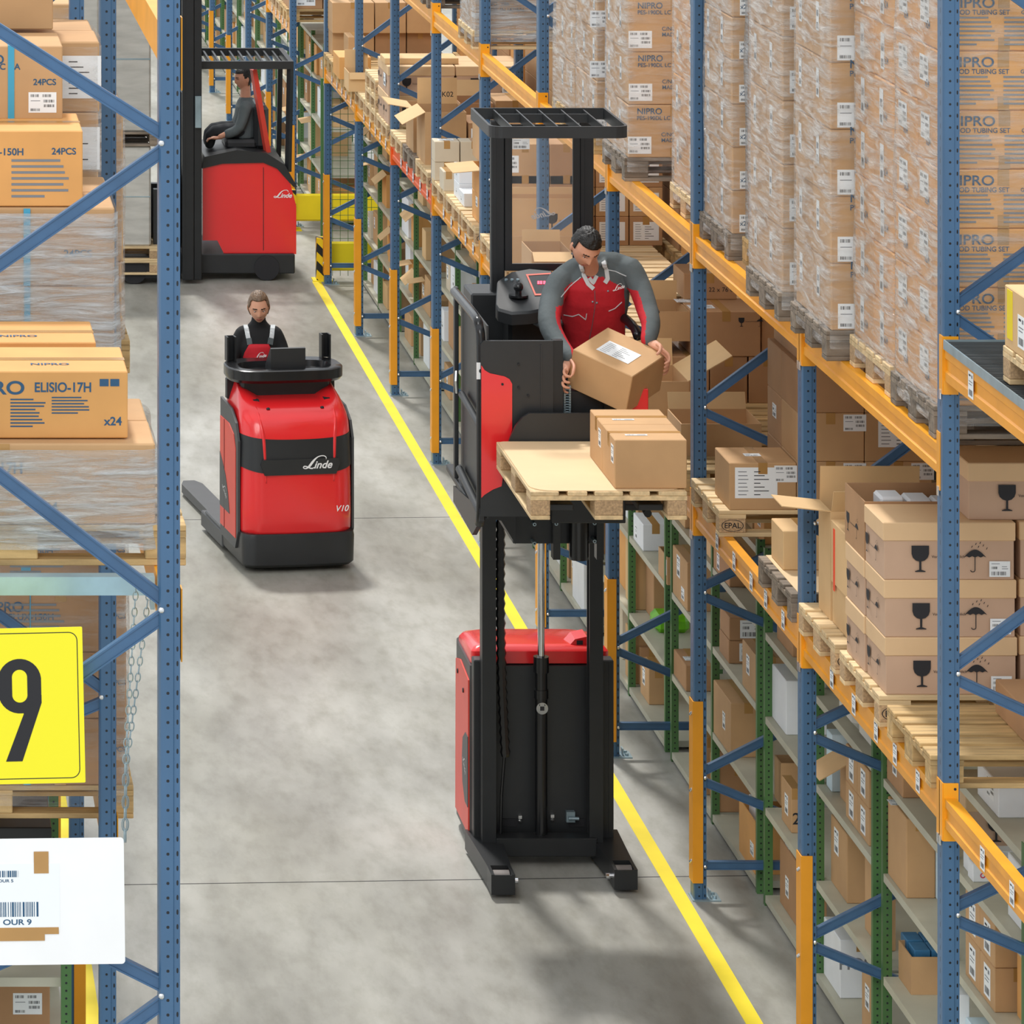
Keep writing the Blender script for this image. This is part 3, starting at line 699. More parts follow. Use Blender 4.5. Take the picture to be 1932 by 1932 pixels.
wload('tall wrapped load behind the loose cartons, upper left', -.22, 17.50, 4.0185, 1.15, .80, 2, 2, 5, .29, 'kraft', [], [], ('b', .8, .5, 1.2), None, 'wood_mid', 'film_side', G2)
wload('wrapped load behind the second left upright, upper level', -.05, 18.72, 4.0185, 1.148, .80, 2, 2, 3, .34, 'kraft', [], [], None, None, 'wood_mid', 'film_side', G2)
wload('wrapped load on a pallet behind the yellow number sign', -.036, 18.70, 2.0805, 1.15, .80, 2, 2, 4, .29, 'kraft_dark', [(PC, .12, .2, 1), (H150, .6, .55, .9)], [], None, None, 'wood_mid', 'film_side', G2, strap=('teal_strap', .72))
wload('wrapped load farther back in the left row at pallet height', -.10, 21.50, 2.0805, 1.1, .80, 2, 2, 3, .29, 'kraft', [], [], None, None, 'wood_mid', 'film_side', G2)
wload('wrapped load farther back in the left row, upper height', -.10, 21.50, 4.0185, 1.1, .80, 2, 2, 4, .29, 'kraft', [], [], None, None, 'wood_mid', 'film_side', G2)
# loose cartons on the left loads
ed = 8090.
cart('long carton printed ELISIO-17H and x24, on the wrapped load', -80, 241, 701, 827, 4.456, dep=.46, tone='kraft_orange', tape='x', prints=[('F', ELI, .56, .68, 1.), ('F', PA, .03, .17, .9), ('F', PA, .31, .17, .9), ('F', PB, .553, .37, .95), ('F', ICO, .835, .78, 1.), ('T', text_mesh([('NIPRO', 0, 0, .06)], 'blue_ink', .02), .55, .25, .8)])
cart('long carton standing right behind the ELISIO-17H carton, only its top showing', -140, 181, 646, 772, 4.456, D=15.86, dep=.42, tone='kraft_orange', tape='x', prints=[('T', text_mesh([('NIPRO', 0, 0, .06)], 'blue_ink', .02), .55, .25, .8)])
cart('carton printed 150H 24PCS, lower of the two loose upper left cartons', -180, 156, 247, 388, 5.079, D=16.62, dep=.5, tone='kraft_orange', tape='x', prints=[('F', FIN, .67, .68, 1.), ('F', PCS, .825, .69, 1.05), ('F', PC, .60, .12, .95), ('F', PC, .2, .12, .95)])
c24 = cart('carton printed 24PCS with a white label and blue strap, upper left', -190, 118, 87, 225, 5.369, D=16.97, dep=.45, tone='kraft', prints=[('F', LCR, .74, .68, 1.), ('F', PCS, .82, .47, 1.)], labs=[('F', 'm', .877, .23, .85)])
mb = MB(); mb.box(.43, .455, -.003, 0, .0, .289); mb.box(.43, .455, -.003, .453, .289, .292); mb.done('strap', ['teal_strap'], c24)
cart('plain carton at the top left corner above the 24PCS carton', -200, 100, -110, 47, 5.66, D=17.52, dep=.5, tone='kraft')
cbox('black crate on the left shelving, between sign and white board', .1, 19.0, 1.401, .70, .5, .55, 'black_plastic', tape=None, name='cuboid', cat='cuboid')  # plain black cuboid standing on the top shelf
cbox('brown carton on the lower left green shelving, tilted flap', .30, 19.2, .951, .5, .4, .3, 'kraft_dark', labs=[('F', 'm', .8, .5)])
cbox('brown label-covered carton on the lower left green shelving, one shelf lower', .34, 18.70, .501, .45, .4, .3, 'kraft', labs=[('F', 'm', .75, .5)])

clone(pn, 'pale pallet standing on the grey grating at the right edge', (4.64, 16.78, 4.2155))
yc = cbox('carton with yellow and white labels on the grating pallet, right edge', 4.645, 16.85, 4.36, .6, .72, .25, 'kraft_light', labs=[('L', 'l', .35, .40, 1.2)])
mb = MB(); mb.box(-.002, 0, .60, .68, .04, .24); mb.done('yellow_label', ['yellow_paint'], yc)
# ================================================================== GLASS-SYMBOL CARTONS
def glass_mesh():
    q = MB()                                     # wine glass, words, umbrella with rain
    cup = [(-.040, .052), (.040, .052), (.040, .015), (.034, -.003), (.020, -.016), (.005, -.020), (.005, -.058), (.024, -.064), (.024, -.068), (-.024, -.068), (-.024, -.064), (-.005, -.058), (-.005, -.020), (-.020, -.016), (-.034, -.003), (-.040, .015)]
    q._f([q.bm.verts.new((x, 0, z)) for x, z in cup], 0)
    c = .25; u = [(c-.052, -.002)]+[(c-.052+.104*i/12, -.002+.036*math.sin(math.pi*i/12)) for i in range(1, 12)]+[(c+.052, -.002)]+[(c+.052-.026*i-.013*(j), -.002+(.006 if j else 0)) for i in range(4) for j in (0, 1)][1:]
    q._f([q.bm.verts.new((x, 0, z)) for x, z in u], 0)
    for i in range(5): line(q, c-.002, c+.002, .0-.012*(i+1), .012, 0, 0)
    for i in range(6):
        a0 = math.pi*i/6; a1 = math.pi*(i+1)/6; k = [(c-.010+.012*math.cos(a), -.06-.010*math.sin(a)) for a in (a0, a1)]; k2 = [(c-.010+.008*math.cos(a), -.06-.006*math.sin(a)) for a in (a1, a0)]
        q._f([q.bm.verts.new((x, 0, z)) for x, z in k+k2], 0)
    for dx, dz in ((-.018, .042), (.0, .055), (.02, .06), (.012, .042), (.034, .048), (.05, .034)):
        q._f([q.bm.verts.new(p) for p in ((c+dx, 0, dz), (c+dx+.004, 0, dz+.001), (c+dx+.008, 0, dz+.010), (c+dx+.004, 0, dz+.009))], 0)
    me = q.mesh('printing', ['black_ink']); t = text_mesh([('Vorsicht zerbrechlich', .052, -.004, .0175, 'LEFT')], 'black_ink', .004)
    b = bmesh.new(); b.from_mesh(me); b.from_mesh(t); b.to_mesh(me); b.free(); return me
GL = glass_mesh()
gf = ('F', GL, .28, .40, 1.0); gs = ('L', GL, .16, .40, .72)
GG = 'lidded cartons with glass and umbrella symbols'
X8 = 4.626
lay = ['bottom', 'middle', 'top']
for j in range(3):
    cbox('lidded glass-symbol carton, %s of the front stack, white sticker' % lay[j], X8+(.004, .0, -.004)[j], 19.585, DA+.2625*j, .605, .376, .262, 'kraft_rose', lid=.085, prints=[gf, gs], labs=[('F', 's', .88, .19, .95)], group=GG)
    cbox('lidded glass-symbol carton, %s right-hand neighbour of the front stack' % lay[j], X8+.622, 19.60, DA+.2625*j, .60, .376, .262, 'kraft_rose', lid=.085, prints=[gf], group=GG)
for j in range(2):
    cbox('lidded glass-symbol carton behind the front stack, %s layer' % ['bottom', 'second'][j], X8-.004, 19.97, DA+.2625*j, .6, .376, .262, 'kraft_rose', lid=.085, prints=[gs], group=GG)
for j in range(4): cbox('lidded carton in the rear right stack behind the glass-symbol cartons, layer %s' % ['one', 'two', 'three', 'four'][j], X8+.622, 19.99, DA+.2625*j, .6, .376, .262, 'kraft_rose', lid=.085, prints=[gf], group=GG)
oc = cbox('open glass-symbol carton with white packets inside, no lid', X8, 19.97, DA+.525, .605, .40, .27, 'kraft_dark', open_=True, prints=[gs], group=GG)
cbox('lidded glass-symbol carton on top of the front stacks, right edge', 5.02, 19.68-.05, DA+.7875, .6, .376, .262, 'kraft_rose', lid=.085, prints=[('F', GL, .30, .42, 1.)], group=GG)
for i in range(3): cbox('white packet in the open glass-symbol carton, %s from the left' % ORD[i], X8+.12+.13*i, 20.16, DA+.525+.008, .115, .16, .24-.012*i, 'carton_white', tape=None, name='packet', cat='packet', group='white packets in the open carton', bev=.012)
clone(po, 'grey pallet on top of the rear glass-symbol stack', (5.0, 20.0, DA+1.051))
# tall open cartons beside them, aisle side
cbox('tall open carton, farther one left of the glass-symbol cartons, flap sticking out', 4.68, 20.92, DA, .5, .26, .53, 'kraft_light', open_=True, flaps=[('L', 84, .24), ('F', 25, .12), ('B', -4, .17)])
cbox('small closed carton beside the tall open carton, lower of two', 4.683, 20.49, DA, .5, .40, .20, 'kraft_light')
t3 = cbox('upright carton with a red-orange tag beside the glass-symbol cartons', 4.675, 20.53, DA+.2005, .45, .36, .30, 'kraft_light')
mb = MB(); mb.box(-.0025, 0, .27, .30, -.03, .27); mb.done('tag', ['orange_tag'], t3)
cbox('reddish-brown carton on the worn empty pallet, right edge', 5.06, 18.72, DA, .6, .58, .15, 'kraft_dark')
# ================================================================== SECOND BAY LOWER LEVEL
XA = 4.657
big = ('F', 'b', .40, .58, 1.15)
cbox('carton with big white label alone at the pallet front, stamped pallet', XA, 23.27, DA, .364, .40, .255, 'kraft', labs=[big, ('F', 'm', .84, .77, .95), ('T', 's', .45, .5, .9)])
for i in range(1, 3): cbox('brown carton %s right of the big-label carton, bottom row' % ['directly', 'second'][i-1], XA+.368*i, 23.27, DA, .364, .40, .262, 'kraft', labs=[('F', 'm', .86, .80, .95)], group='plain brown cartons stacked on the stamped pallet')
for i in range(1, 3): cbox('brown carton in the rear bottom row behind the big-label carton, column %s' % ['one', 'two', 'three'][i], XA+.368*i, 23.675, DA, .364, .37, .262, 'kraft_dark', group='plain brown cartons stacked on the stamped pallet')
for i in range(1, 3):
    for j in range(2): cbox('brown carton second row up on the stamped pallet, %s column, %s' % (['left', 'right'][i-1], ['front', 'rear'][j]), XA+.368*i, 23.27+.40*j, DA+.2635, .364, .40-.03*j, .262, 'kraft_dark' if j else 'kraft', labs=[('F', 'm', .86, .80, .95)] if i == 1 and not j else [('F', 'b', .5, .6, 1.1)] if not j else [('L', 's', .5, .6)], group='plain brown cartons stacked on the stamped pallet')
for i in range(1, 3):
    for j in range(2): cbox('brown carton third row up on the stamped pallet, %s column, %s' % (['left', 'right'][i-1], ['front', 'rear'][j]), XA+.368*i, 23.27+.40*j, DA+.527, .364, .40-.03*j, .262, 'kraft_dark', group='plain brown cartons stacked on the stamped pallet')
cbox('long dark carton on top of the brown stack, under the upper beam', XA+.40, 23.42, DA+.79, .7, .6, .22, 'kraft_dark')
cbox('small beige carton on the dark weathered pallet', 4.66, 21.91, DA+.004, .25, .29, .20, 'kraft_light', labs=[('T', 's', .8, .6, .6)])
mb = MB(); mb.box(0, 1.0, 0, .78, 0, .003); tag(mb.done('cardboard_sheet', ['sheet_card'], None, (4.64, 21.46, DA)), 'cardboard sheet on the dark weathered pallet', 'cardboard')
cbox('carton at the rear of the dark weathered pallet', 5.2, 21.75, DA+.004, .55, .45, .35, 'kraft')
# ================================================================== LOWER LEVEL, OTHER BAYS
KD = 'kraft_dark'
# third bay, behind the man's shoulder
cart('low open carton behind the raised pallet cartons', 1285, 1437, 800, 861, DA, dep=.42, open_=True, tone='kraft', flaps=[('B', 20, .10)])
cart('open carton with tall back flap behind the raised truck', 1216, 1300, 720, 815, DA, dep=.5, open_=True, tone='kraft', flaps=[('B', 8, .16), ('R', 60, .3)])
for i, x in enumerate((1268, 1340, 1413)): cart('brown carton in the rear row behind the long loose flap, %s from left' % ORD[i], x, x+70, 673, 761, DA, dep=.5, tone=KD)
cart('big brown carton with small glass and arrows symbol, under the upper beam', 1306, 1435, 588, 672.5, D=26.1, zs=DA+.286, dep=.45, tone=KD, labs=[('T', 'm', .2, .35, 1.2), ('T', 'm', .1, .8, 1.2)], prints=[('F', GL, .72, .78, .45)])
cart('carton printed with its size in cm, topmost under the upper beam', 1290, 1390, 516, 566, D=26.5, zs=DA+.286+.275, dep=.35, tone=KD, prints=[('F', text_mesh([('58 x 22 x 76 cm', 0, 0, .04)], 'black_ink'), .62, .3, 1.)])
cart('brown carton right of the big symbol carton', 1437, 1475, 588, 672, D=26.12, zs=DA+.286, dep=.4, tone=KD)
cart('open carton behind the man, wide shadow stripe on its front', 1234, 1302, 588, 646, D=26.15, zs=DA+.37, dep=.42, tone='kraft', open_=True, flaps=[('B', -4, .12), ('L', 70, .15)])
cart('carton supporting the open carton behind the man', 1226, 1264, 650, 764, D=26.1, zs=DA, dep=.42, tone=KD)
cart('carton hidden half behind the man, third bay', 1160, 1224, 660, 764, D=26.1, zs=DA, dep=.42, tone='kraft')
# fourth bay
cart('open carton behind the man, light raised flap, fourth bay', 1003, 1078, 476, 594, DA, dep=.45, tone='kraft', open_=True, flaps=[('B', 5, .08), ('F', 120, .10)])
cart('brown carton low behind the cab window, fourth bay', 1085, 1140, 500, 594, DA, dep=.42, tone='kraft')
# fifth bay, seen through the cab window
cart('upper carton with glass symbol seen through the cab window', 959, 1092, 375, 445, D=30.7, zs=DA+.262, dep=.22, tone='kraft', open_=True, prints=[('F', GL, .62, .40, 1.0)], flaps=[('B', 0, .05)])
cart('lower carton seen through the cab window, under the glass symbol one', 957, 1090, 445, 514, DA, dep=.42, tone='kraft')
for j, (a, b, t) in enumerate(((395, 474, 'bottom'), (331, 394, 'middle'), (272, 330, 'top'))):
    cart('brown carton right of the window stack, %s layer' % t, 1038, 1100, a, b, D=31.12, zs=DA+(474-b)*31.6/F, dep=.42, tone='kraft_dark')
    cart('brown carton stacked at the left of the cab window, %s' % t, 946, 1036, a, b, D=31.15, zs=DA+(474-b)*31.6/F, dep=.42, tone='kraft', labs=[('F', 'm', .12, .5, 1.3)])
for j, (a, b, t) in enumerate(((409, 463, 'bottom'), (354, 408, 'second'), (300, 353, 'third'), (248, 299, 'top'))):
    for i in range(3): cart('carton with white paper sheets behind the cab roof, %s row, %s' % (t, ['left', 'middle', 'right'][i]), 1060+64*i, 1122+64*i, a, b, D=31.84, zs=DA+(463-b)*31.84/F, dep=.42, tone='kraft' if j % 2 else KD, labs=[('F', 'b', .5, .5, .95)])
# sixth bay
WC = 'small white cartons on the sixth-bay pallet'
cart('flat white carton at the pallet front, beige cartons behind', 875, 952, 365, 390.5, DA, dep=.28, tone='carton_white', tape=None, labs=[('L', 's', .5, .5, .6)])
cart('lower white carton of the pair behind the flat white one', 866, 950, 347, 379, DA, dep=.3, tone='carton_white', tape=None, labs=[('L', 's', .5, .5, .6)])
cart('upper white carton of the pair behind the flat white one', 866, 950, 316, 346.5, D=33.96, zs=DA+.135, dep=.3, tone='carton_white', tape=None, labs=[('L', 's', .5, .5, .6)])
cart('single small beige carton on the pallet edge', 837, 857, 324, 361, DA, dep=.25, tone='carton_beige')
for i, (x0, x1) in enumerate(((820, 867), (869, 922), (924, 970))):
    cart('beige carton in the lower row, %s' % ['nearest the aisle', 'middle one', 'innermost'][i], x0, x1, 306, 341, DA, dep=.20, tone='carton_beige', group='beige cartons')
    cart('beige carton in the upper row, %s' % ['with white sheet on top', 'middle one', 'innermost'][i], x0, x1, 267, 304, D=35.0, zs=DA+.153, dep=.2, tone='carton_beige', group='beige cartons', labs=[('T', 'm', .5, .5, 1)] if i == 0 else ())
cart('orange-brown carton left of the cab post, lower of two', 908, 1000, 374, 427, DA, dep=.5, tone='kraft_orange', labs=[('L', 's', .5, .7)])
cart('orange-brown open carton left of the cab post, flap reaching left', 908, 1000, 322, 373.5, D=32.74, zs=DA+.216, dep=.5, tone='kraft_orange', open_=True, flaps=[('L', 95, .22)])
cart('tall brown carton left of the cab post at the top', 905, 990, 232, 320, D=33.1, zs=DA+.43, dep=.4, tone='kraft')
# seventh bay
cart('tall upright open carton with two pale hanging flaps', 802, 880, 212, 311, DA, dep=.55, tone='kraft', open_=True, flaps=[('L', 118, .22), ('B', 0, .22)], prints=[('F', text_mesh([('5K02', 0, 0, .06)], 'black_ink', .01), .5, 1.3, 1.)])
cart('open carton behind the tall one, pale flap over the upright', 780, 862, 205, 288, DA, dep=.5, tone='kraft', open_=True, flaps=[('L', 80, .22)])
cart('brown carton right of the tall open carton', 884, 960, 232, 311, DA, dep=.5, tone=KD, labs=[('F', 'b', .3, .7, .8)])
cart('brown open carton in the rear of the seventh bay', 868, 930, 195, 272, DA, dep=.5, tone=KD, open_=True, flaps=[('B', 30, .15)])
cart('carton deep in the seventh bay near the upper beam', 935, 1010, 190, 272, DA, dep=.5, tone='kraft')
# eighth bay: lidded cartons again
for j in range(2):
    for i in range(2):
        for r_ in range(2): cbox('lidded carton far up the row, %s layer, %s column, %s' % (['lower', 'upper'][j], ['left', 'right'][i], ['front', 'rear'][r_]), 4.61+.61*i, 38.26+.39*r_, DA+.2625*j, .60, .376, .262, 'kraft_rose', lid=.085, prints=[gf, gs] if not r_ else [gs], labs=[('L', 's', .35, .45, 1.5)] if (i, j, r_) == (0, 1, 0) else [('F', 's', .8, .3, 1.4)] if i else (), group='lidded cartons far up the row')
cbox('flat carton lying on the lidded stack far up the row', 4.60, 38.4, DA+.5255, .66, .36, .055, 'kraft_light', tape=None)
cart('open carton with red-printed flap beside the far rack upright', 658, 704, 137, 173, DA, dep=.4, tone='kraft_light', open_=True, flaps=[('B', 0, .17), ('F', 150, .07)])
cbox('white folded sheet on the far pallets', 4.66, 39.3, ZA+.4, .5, .4, .02, 'carton_white', tape=None, name='sheet', cat='sheet')
for i in range(3): clone(pn, 'new pallet in the short stack left of the lidded cartons, %s' % ['bottom', 'middle', 'top'][i], (4.60, 39.14, ZA+.1445*i))
# ninth bay
cart('carton with slanted side at the far end pallet, two in a row', 640, 700, 108, 150, DA, dep=.55, tone='kraft_orange')
cart('carton with pale blue label at the far end', 657, 690, 70, 124, DA, dep=.4, tone='kraft', prints=[('F', text_mesh([('0,', 0, 0, .10)], 'pale_blue', .01), .45, .4, 1.)])
for i, (x0, x1) in enumerate(((627, 706), (708, 766), (768, 818))):
    cart('big plain carton at the far row end, upper, %s' % ORD[i], x0, x1, 5, 60, D=43.22, zs=DA+.235, dep=.42, tone='kraft')
    cart('flatter carton under the big far ones, %s' % ORD[i], x0, x1, 62, 105, DA, dep=.38, tone=KD if i else 'kraft')
for i in range(3):
    for j in range(3): cbox('far carton beyond the cross aisle on a pallet, %s pallet, %s' % (ORD[j], ORD[i]), 4.63+.38*i, 47.5+.875*j, DA, .37, .7, .45, 'kraft' if (i+j) % 2 else KD, labs=[('F', 'm', .5, .25, 1.6)])

for k in range(0, 8):
    for j in range(3):
        clone(pm, 'pallet in the row behind the right racks, %s of three, %s' % (ORD[j], bayname(k)), (5.91, DU[k+1]+.175+.875*j, ZA))
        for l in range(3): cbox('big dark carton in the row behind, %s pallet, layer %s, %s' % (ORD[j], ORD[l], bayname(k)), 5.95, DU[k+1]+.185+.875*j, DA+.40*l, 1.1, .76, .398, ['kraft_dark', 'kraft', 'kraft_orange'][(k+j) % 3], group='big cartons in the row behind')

# ================================================================== CARTONS ON THE GREEN SHELVING
GS = 'goods on the green shelving'
def sc_(label, x0, x1, yt, yb, lv, **k):
    k.setdefault('dep', .4); z = SZ[lv]+.0005; D = (H-z)*F/(yb-VY); ps = [DU[n]+.12+t for n in range(1, 11) for t in (0, 1.295, 2.59)]
    k['dep'] = min(k['dep'], min(p for p in ps if p > D+.05)-D-.01); s_ = (5.006*F/D+VX)-x0
    if s_ > 0: x0 += s_; x1 += s_
    return cart(label, x0, x1, yt, yb, z, group=GS, **k)
taken = set()
def tk(k, h, *lv):
    for l in lv: taken.add((k, h, l))
# second bay (k=7)
tk(7, 'f', 0, 1, 2, 3); tk(7, 'n', 0, 1, 2, 3)
sc_('brown carton on the fourth shelf right of the middle upright', 1495, 1560, 1203, 1240, 3, tone=KD)
sc_('tall white carton on the third shelf beside a blue upright', 1483, 1560, 1285, 1387, 2, tone='carton_white', labs=[('F', 'q', .7, .5, .6)])
sc_('open brown carton on the second shelf, dark inside', 1473, 1545, 1440, 1520, 1, tone='kraft', open_=True, dep=.3)
sc_('small carton printed 2 with white label on the second shelf', 1493, 1512, 1488, 1572, 1, dep=.25, tone='kraft', labs=[('L', 'l', .5, .5)], prints=[('F', text_mesh([('2', 0, 0, .09)], 'black_ink', .01), .5, .2, 1.)])
sc_('narrow white panel on the second shelf touching the upright', 1514, 1522, 1482, 1590, 1, dep=.1, tone='carton_white', tape=None, name='panel', cat='panel')
sc_('reddish carton on the floor shelf, label on its side', 1502, 1560, 1625, 1748, 0, dep=.42, tone=KD, labs=[('L', 'l', .45, .4, 1), ('T', 'b', .5, .6, .8)])
sc_('white carton marked HOSP on the floor shelf', 1585, 1665, 1774, 1884, 0, tone='carton_white', dep=.45, prints=[('F', text_mesh([('HOSPI', 0, 0, .085)], 'grey_ink', .018), .5, .5, 1.)])
sc_('torn-top carton on the floor shelf near the post pair', 1652, 1680, 1858, 1975, 0, dep=.3, tone='kraft', labs=[('L', 'l', .4, .6, 1.1)])
sc_('large brown carton with side label on the second shelf', 1598, 1668, 1576, 1705, 1, dep=.52, tone='kraft', labs=[('L', 'l', .35, .70, 1.2)])
sc_('orange-brown carton at the post pair, second shelf', 1662, 1690, 1650, 1795, 1, dep=.35, tone='kraft', labs=[('L', 's', .7, .8)])
for j in range(2):
    for i in range(2): cbox('small labelled carton on the third shelf, %s %s of four' % (['lower', 'upper'][j], ['near', 'far'][i]), 5.03, 21.62+.26*i, SZ[2]+.0005+.19*j, .35, .25, .188, 'kraft', labs=[('L', 'l', .5, .5, 1.2)], group=GS)
cbox('pale blue printed bag-like carton at the rear of the third shelf', 5.05, 22.55, SZ[2]+.001, .4, .12, .30, 'pale_blue', tape=None, group=GS)
cbox('open carton with hanging flap behind the four small labelled cartons', 5.08, 22.2, SZ[2]+.001, .4, .28, .26, 'kraft', tape=None, open_=True, flaps=[('L', 120, .2)], group=GS)
for i in range(3): cbox('white sack on the fourth shelf under the beam, %s' % ['near', 'middle', 'far'][i], 5.03, (21.50, 21.95, 22.78)[i], SZ[3]+.001, .5, .38, .24, 'sack', tape=None, bev=.05, name='sack', cat='sack', group='white sacks on the fourth shelf')
# third bay (k=6)
tk(6, 'f', 0, 1, 2); tk(6, 'n', 0, 1, 2, 3)
for j in range(2): cbox('small carton with white text label, %s of two on the third shelf' % ['lower', 'upper'][j], 5.02+.004*j, 25.10, SZ[2]+.0005+.135*j, .24, .28, .133, 'kraft_dark', tape=None, labs=[('F', 's', .55, .5, 1.4)]+([('T', 'm', .6, .5, 1)] if j else []), group=GS)
sc_('carton with side labels on the third shelf near the post pair', 1424, 1480, 1240, 1328, 2, tone='kraft', labs=[('L', 'l', .4, .6, 1)])
sc_('big brown carton with side label on the second shelf, third bay', 1373, 1440, 1327, 1429, 1, dep=.55, tone='kraft', labs=[('L', 'l', .6, .5, .9)])
sc_('dark carton at the rear of the floor shelf, third bay', 1358, 1430, 1445, 1533, 0, tone=KD, dep=.3)
cbox('open orange-brown carton leaning out of the floor shelf, third bay', 5.02, 24.35, SZ[0]+.001, .35, .45, .30, 'kraft_orange', tape=None, open_=True, labs=[('L', 's', .8, .4)], group=GS)
cbox('white papers standing in the open floor-shelf carton', 5.06, 24.42, SZ[0]+.01, .04, .3, .34, 'white_paper', tape=None, name='papers', cat='papers', bev=.002)
sc_('brown carton on the fourth shelf left of the stamped pallet', 1371, 1415, 1050, 1108, 3, tone=KD, dep=.5, labs=[('L', 'l', .3, .4, .9)])
sc_('printed brown carton on the third shelf beside blue upright', 1294, 1345, 1062, 1154, 2, dep=.5, tone='kraft', labs=[('L', 'l', .4, .7, 1.2), ('L', 's', .7, .25)])
sc_('carton on the second shelf with print on top, beside upright', 1294, 1345, 1256, 1305, 1, tone=KD, dep=.4, labs=[('T', 'm', .5, .4, 1)])
sc_('narrow carton on the floor shelf beside the upright guard', 1309, 1350, 1392, 1500, 0, tone='kraft', dep=.3, labs=[('L', 's', .5, .5)])
# fourth bay (k=5)
tk(5, 'n', 0, 1, 2)
sc_('white carton on the third shelf below the pallet forks', 1213, 1262, 990, 1040, 2, tone='carton_white', dep=.35, labs=[('L', 'l', .3, .4, .8)])
sc_('brown hand-hole box on the third shelf', 1238, 1262, 1052, 1104, 2, tone='kraft', dep=.3, open_=True, labs=[('L', 'l', .8, .6, .9)])
cbox('bright green plastic bag on the second shelf', 5.08, 27.75, SZ[1]+.001, .22, .25, .11, 'green_bag', tape=None, bev=.03, name='bag', cat='bag', group=None)
cbox('large dark carton behind the green bag', 5.12, 28.06, SZ[1]+.001, .45, .28, .40, KD, group=GS)
sc_('carton with side label on the floor shelf, fourth bay', 1224, 1262, 1262, 1330, 0, tone='kraft', dep=.3, labs=[('L', 'l', .4, .6, 1)])
sc_('brown carton at the rear of the floor shelf, fourth bay', 1208, 1255, 1222, 1295, 0, tone=KD, dep=.14)
# nearest bay (k=8)
tk(8, 'f', 0, 1, 2, 3); tk(8, 'n', 0, 1, 2, 3)
sc_('big brown carton with clear tape strip on the third shelf', 1710, 1765, 1545, 1695, 2, dep=.48, tone='kraft', labs=[('T', 'm', .3, .7, 1)])
sc_('white and blue printed box beside the big brown carton, behind the upright', 1767, 1800, 1580, 1697, 2, dep=.3, tone='pale_blue', tape=None)
sc_('brown carton with side label on the fourth shelf', 1703, 1765, 1428, 1506, 3, dep=.35, tone=KD, labs=[('L', 'l', .5, .6, 1)])
ob = sc_('open hand-hole box of blue packs on the second shelf', 1719, 1800, 1806, 1877, 1, dep=.40, tone='kraft', open_=True)
for i in range(4): cbox('blue pack in the open hand-hole box, %s' % ORD[i], ob.location.x+.03+.085*(i % 2), ob.location.y+.06+.15*(i//2), SZ[1]+.0075, .08, .13, .19, 'blue_box', tape=None, name='pack', cat='pack', group='blue packs in the open box')
sc_('carton with a symbol label at the bottom edge, floor shelf', 1740, 1790, 1890, 2010, 0, dep=.4, tone='kraft', labs=[('L', 'l', .4, .7, 1.3)])
cbox('tall white panel on the third shelf left of the nearest upright', 5.01, 19.75, SZ[1]+.001, .05, .15, .4, 'carton_white', tape=None, name='panel', cat='panel')
PK = 'small white and pink packs'
for i, (x, y, z) in enumerate(((5.025, 19.56, 0), (5.04, 19.70, 0), (5.165, 19.74, 0), (5.155, 19.60, 0))):
    p = cbox('small white pack with pink print on the fourth shelf, %s' % ['nearest aisle', 'behind the nearest', 'far right one', 'near right one'][i], x, y, SZ[3]+.0005+z, .105, .09, .085, 'carton_white', tape=None, name='pack', cat='pack', group=PK)
    put('printing', text_mesh([('oo', 0, 0, .05)], 'pink_ink', .01), p, (.06, -.001, .02))
sc_('glass-symbol lidded carton behind the small white packs', 1822, 1950, 1492, 1607, 3, dep=.35, tone='kraft_rose', lid=.1, prints=[('F', GL, .45, .4, 1.0)])
sc_('white printed carton at the right edge, fourth shelf', 1930, 1990, 1640, 1790-30, 3, dep=.25, tone='carton_white', tape=None, labs=[('L', 'q', .5, .4, .8)])
for j in range(2):
    for i in range(2): cbox('labelled carton on the third shelf right of the nearest upright, %s %s' % (['lower', 'upper'][j], ['near', 'far'][i]), 5.03, 19.2+.26*i, SZ[2]+.0005+.2*j, .22, .25, .198, 'kraft', labs=[('L', 'l', .5, .5, 1.3)], group=GS)
cbox('orange-brown carton with white label and number, right edge third shelf', 5.12, 18.76, SZ[2]+.0005, .28, .40, .30, 'kraft_orange', labs=[('L', 'l', .6, .6, 1.3)], prints=[('T', text_mesh([('22', 0, 0, .07)], 'black_ink', .01), .5, .4, 1.)], group=GS)
cbox('white carton in the lower right corner, second shelf', 5.20, 18.80, SZ[1]+.001, .35, .35, .42, 'carton_white', tape=None, labs=[('F', 's', .5, .4)], group=GS)
cbox('pale blue package on the second shelf, lower right', 5.04, 19.4, SZ[1]+.001, .3, .35, .30, 'pale_blue', tape=None, group=GS)
cbox('brown carton on the floor shelf, lower right', 5.05, 19.0, SZ[0]+.001, .4, .45, .36, 'kraft', group=GS)
